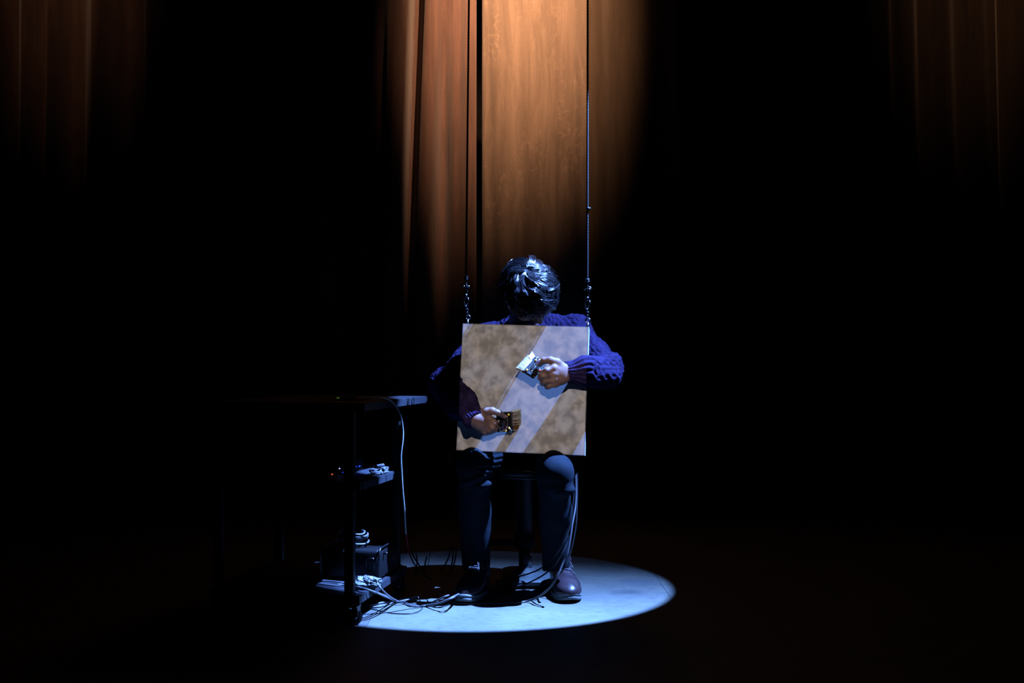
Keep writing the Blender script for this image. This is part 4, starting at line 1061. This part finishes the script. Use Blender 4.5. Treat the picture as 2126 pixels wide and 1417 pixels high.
# thin pale wire and dark wires behind the legs
cable_obj([W(948, 1010, 3.7), W(945, 1045, 3.7), W(938, 1075, 3.72), W(922, 1105, 3.76), W(905, 1128, 3.8), W(893, 1150, 3.86), FL(888, 1178, .003)], .0013, M['cable'], 'very thin wire slanting down behind the shin nearer the cart')
bg = 'dark wires standing on the floor behind the shin nearer the cart'
for L, lb in (([(937, 1135), (930, 1160), (915, 1189)], 'dark wire slanting most, behind the shin nearer the cart'), ([(941, 1135), (939, 1165), (933, 1190)], 'dark wire in the middle, behind the shin nearer the cart'),
              ([(948, 1135), (945, 1160), (938, 1190)], 'dark upright wire nearest the shin nearer the cart'), ([(852, 1140), (862, 1160), (879, 1186)], 'dark wire slanting beside the hanging white cable'), ([(864, 1150), (866, 1168), (863, 1186)], 'dark upright wire beside the hanging white cable'),
              ([(886, 1155), (883, 1168), (882, 1187)], 'short thin dark wire between the cable groups')):
    d0 = FL(*L[-1])[1] - CAMY
    cable_obj([W(L[0][0], L[0][1], d0 - .02), W(L[1][0], L[1][1], d0 - .01), W(L[2][0], L[2][1], d0) + (0, 0, .003)], .0028, M['cable'], lb, group=bg)

# ------------------------------------------------------------------ things on the middle shelf and the cart top
mg = 'plugs and adapters piled on the middle cart shelf'
def gadget(px, py, d, size, rotz, tilt, lb, m='cablegrey', bev=.003):
    p = W(px, py, d); Rz = np.array(Matrix.Rotation(rotz, 3, 'Z') @ Matrix.Rotation(tilt, 3, 'Y'))
    z = .4335 + size[2] / 2 + abs(math.sin(tilt)) * size[0] / 2
    g = MB(); g.box((p[0], p[1], max(z, p[2])), size, Rz, bev); return g, np.array((p[0], p[1], max(z, p[2])))
items = [(782, 983, 3.30, (.040, .022, .010), .2, 0, 'small flat adapter lowest in the pile on the middle shelf'),
         (775, 977, 3.32, (.026, .014, .010), -.3, .1, 'small plug left in the pile on the middle shelf'),
         (792, 974, 3.36, (.030, .014, .009), 2.7, .25, 'slanting plug in the centre of the pile on the middle shelf'),
         (790, 966, 3.40, (.026, .012, .010), .3, -.15, 'topmost bright plug of the pile on the middle shelf'),
         (799, 971, 3.42, (.030, .014, .010), .1, 0, 'bright flat plug at the right of the pile on the middle shelf')]
prev = .4335
for i, (px_, py_, d, size, rz, tl2, lb) in enumerate(items):
    g, c = gadget(px_, py_, d, size, rz, tl2, lb)
    tag(g.build('adapter', M['cablegrey']), lb, 'adapter', mg)
for i, (pp, lb) in enumerate((([(762, 987, 3.20), (770, 985, 3.24), (790, 983, 3.30), (806, 985, 3.36)], 'flat cable lying across the middle shelf edge'),
                  ([(772, 973, 3.36), (784, 975, 3.36), (796, 977, 3.36), (803, 981, 3.34)], 'short cable falling over the pile on the middle shelf'),
                  ([(788, 979, 3.34), (794, 974, 3.36), (801, 976, 3.38), (806, 972, 3.42), (812, 975, 3.44)], 'curled cable at the right of the middle shelf pile'))):
    P = [W(*q) for q in pp]; P = [np.array((p[0], p[1], max(p[2], .437))) for p in P]
    cable_obj(P, .003, M['cablegrey'], lb, group='cables piled on the middle cart shelf')
g = MB(); c = W(762, 987.5, 3.19); c[2] = max(c[2], .437); g.box(c, (.008, .006, .006), bev=.0015); g.tube([c, c + (.012, .01, .004)], .002, 6); tag(g.build('plug', M['steel']), 'tiny bright metal plug at the front of the middle shelf', 'plug')
g = MB(); c = W(805, 973, 3.42); c[2] = max(c[2], .437); g.box(c, (.006, .006, .007), bev=.0015); tag(g.build('plug', M['steel']), 'tiny bright metal plug at the right end of the middle shelf pile', 'plug')

def box_device(c, size, lb, cat, leds, name, m='blackmatte'):
    t = thing(name, c, lb, cat); g = MB(); g.box(np.array(c) + (0, 0, size[2] / 2), size, Rc, .004); g.build('housing', M[m], t)
    for (px_, py_, mm) in leds:
        d = (c[1] - CAMY) - size[1] / 2 * 1.0 - abs(perp[1]) * size[0] * 0
        p = W(px_, py_, d - .012)
        g = MB(); g.lathe([(.0010, 0), (.0022, .001), (.0022, .014)], p + (0, .001, 0), (0, 1, 0), 10); g.build('indicator_light', M[mm], t)
    return t
c = W(695, 985, 3.36); box_device((c[0], c[1], .4325), (.10, .10, .075), 'black computer box with tiny lights on the middle cart shelf', 'computer', [(704.5, 972.3, 'ledblue'), (711.3, 980.3, 'leddeep'), (688.8, 984.5, 'ledorange')], 'computer_box')
c = W(734, 985, 3.42); box_device((c[0], c[1], .4325), (.045, .07, .046), 'small black hub with two blue lights on the middle cart shelf', 'hub', [(738.5, 968.5, 'leddeep'), (745.6, 967.8, 'leddeep')], 'network_hub')
c = W(717, 838, 3.26); t = thing('interface_box', (c[0], c[1], .6745), 'slim dark device with a faint green light on the cart top', 'device')
g = MB(); g.box((c[0], c[1], .6745 + .008), (.058, .05, .014), None, .003); g.build('housing', M['blackmatte'], t)
g = MB(); g.box((W(702, 828, 3.235)[0], c[1] - .026, .6745 + .0105), (.010, .003, .0035), None, .001); g.build('green_light', M['ledgreen'], t)

for o in bpy.data.objects:
    if '_org' in o: del o['_org']
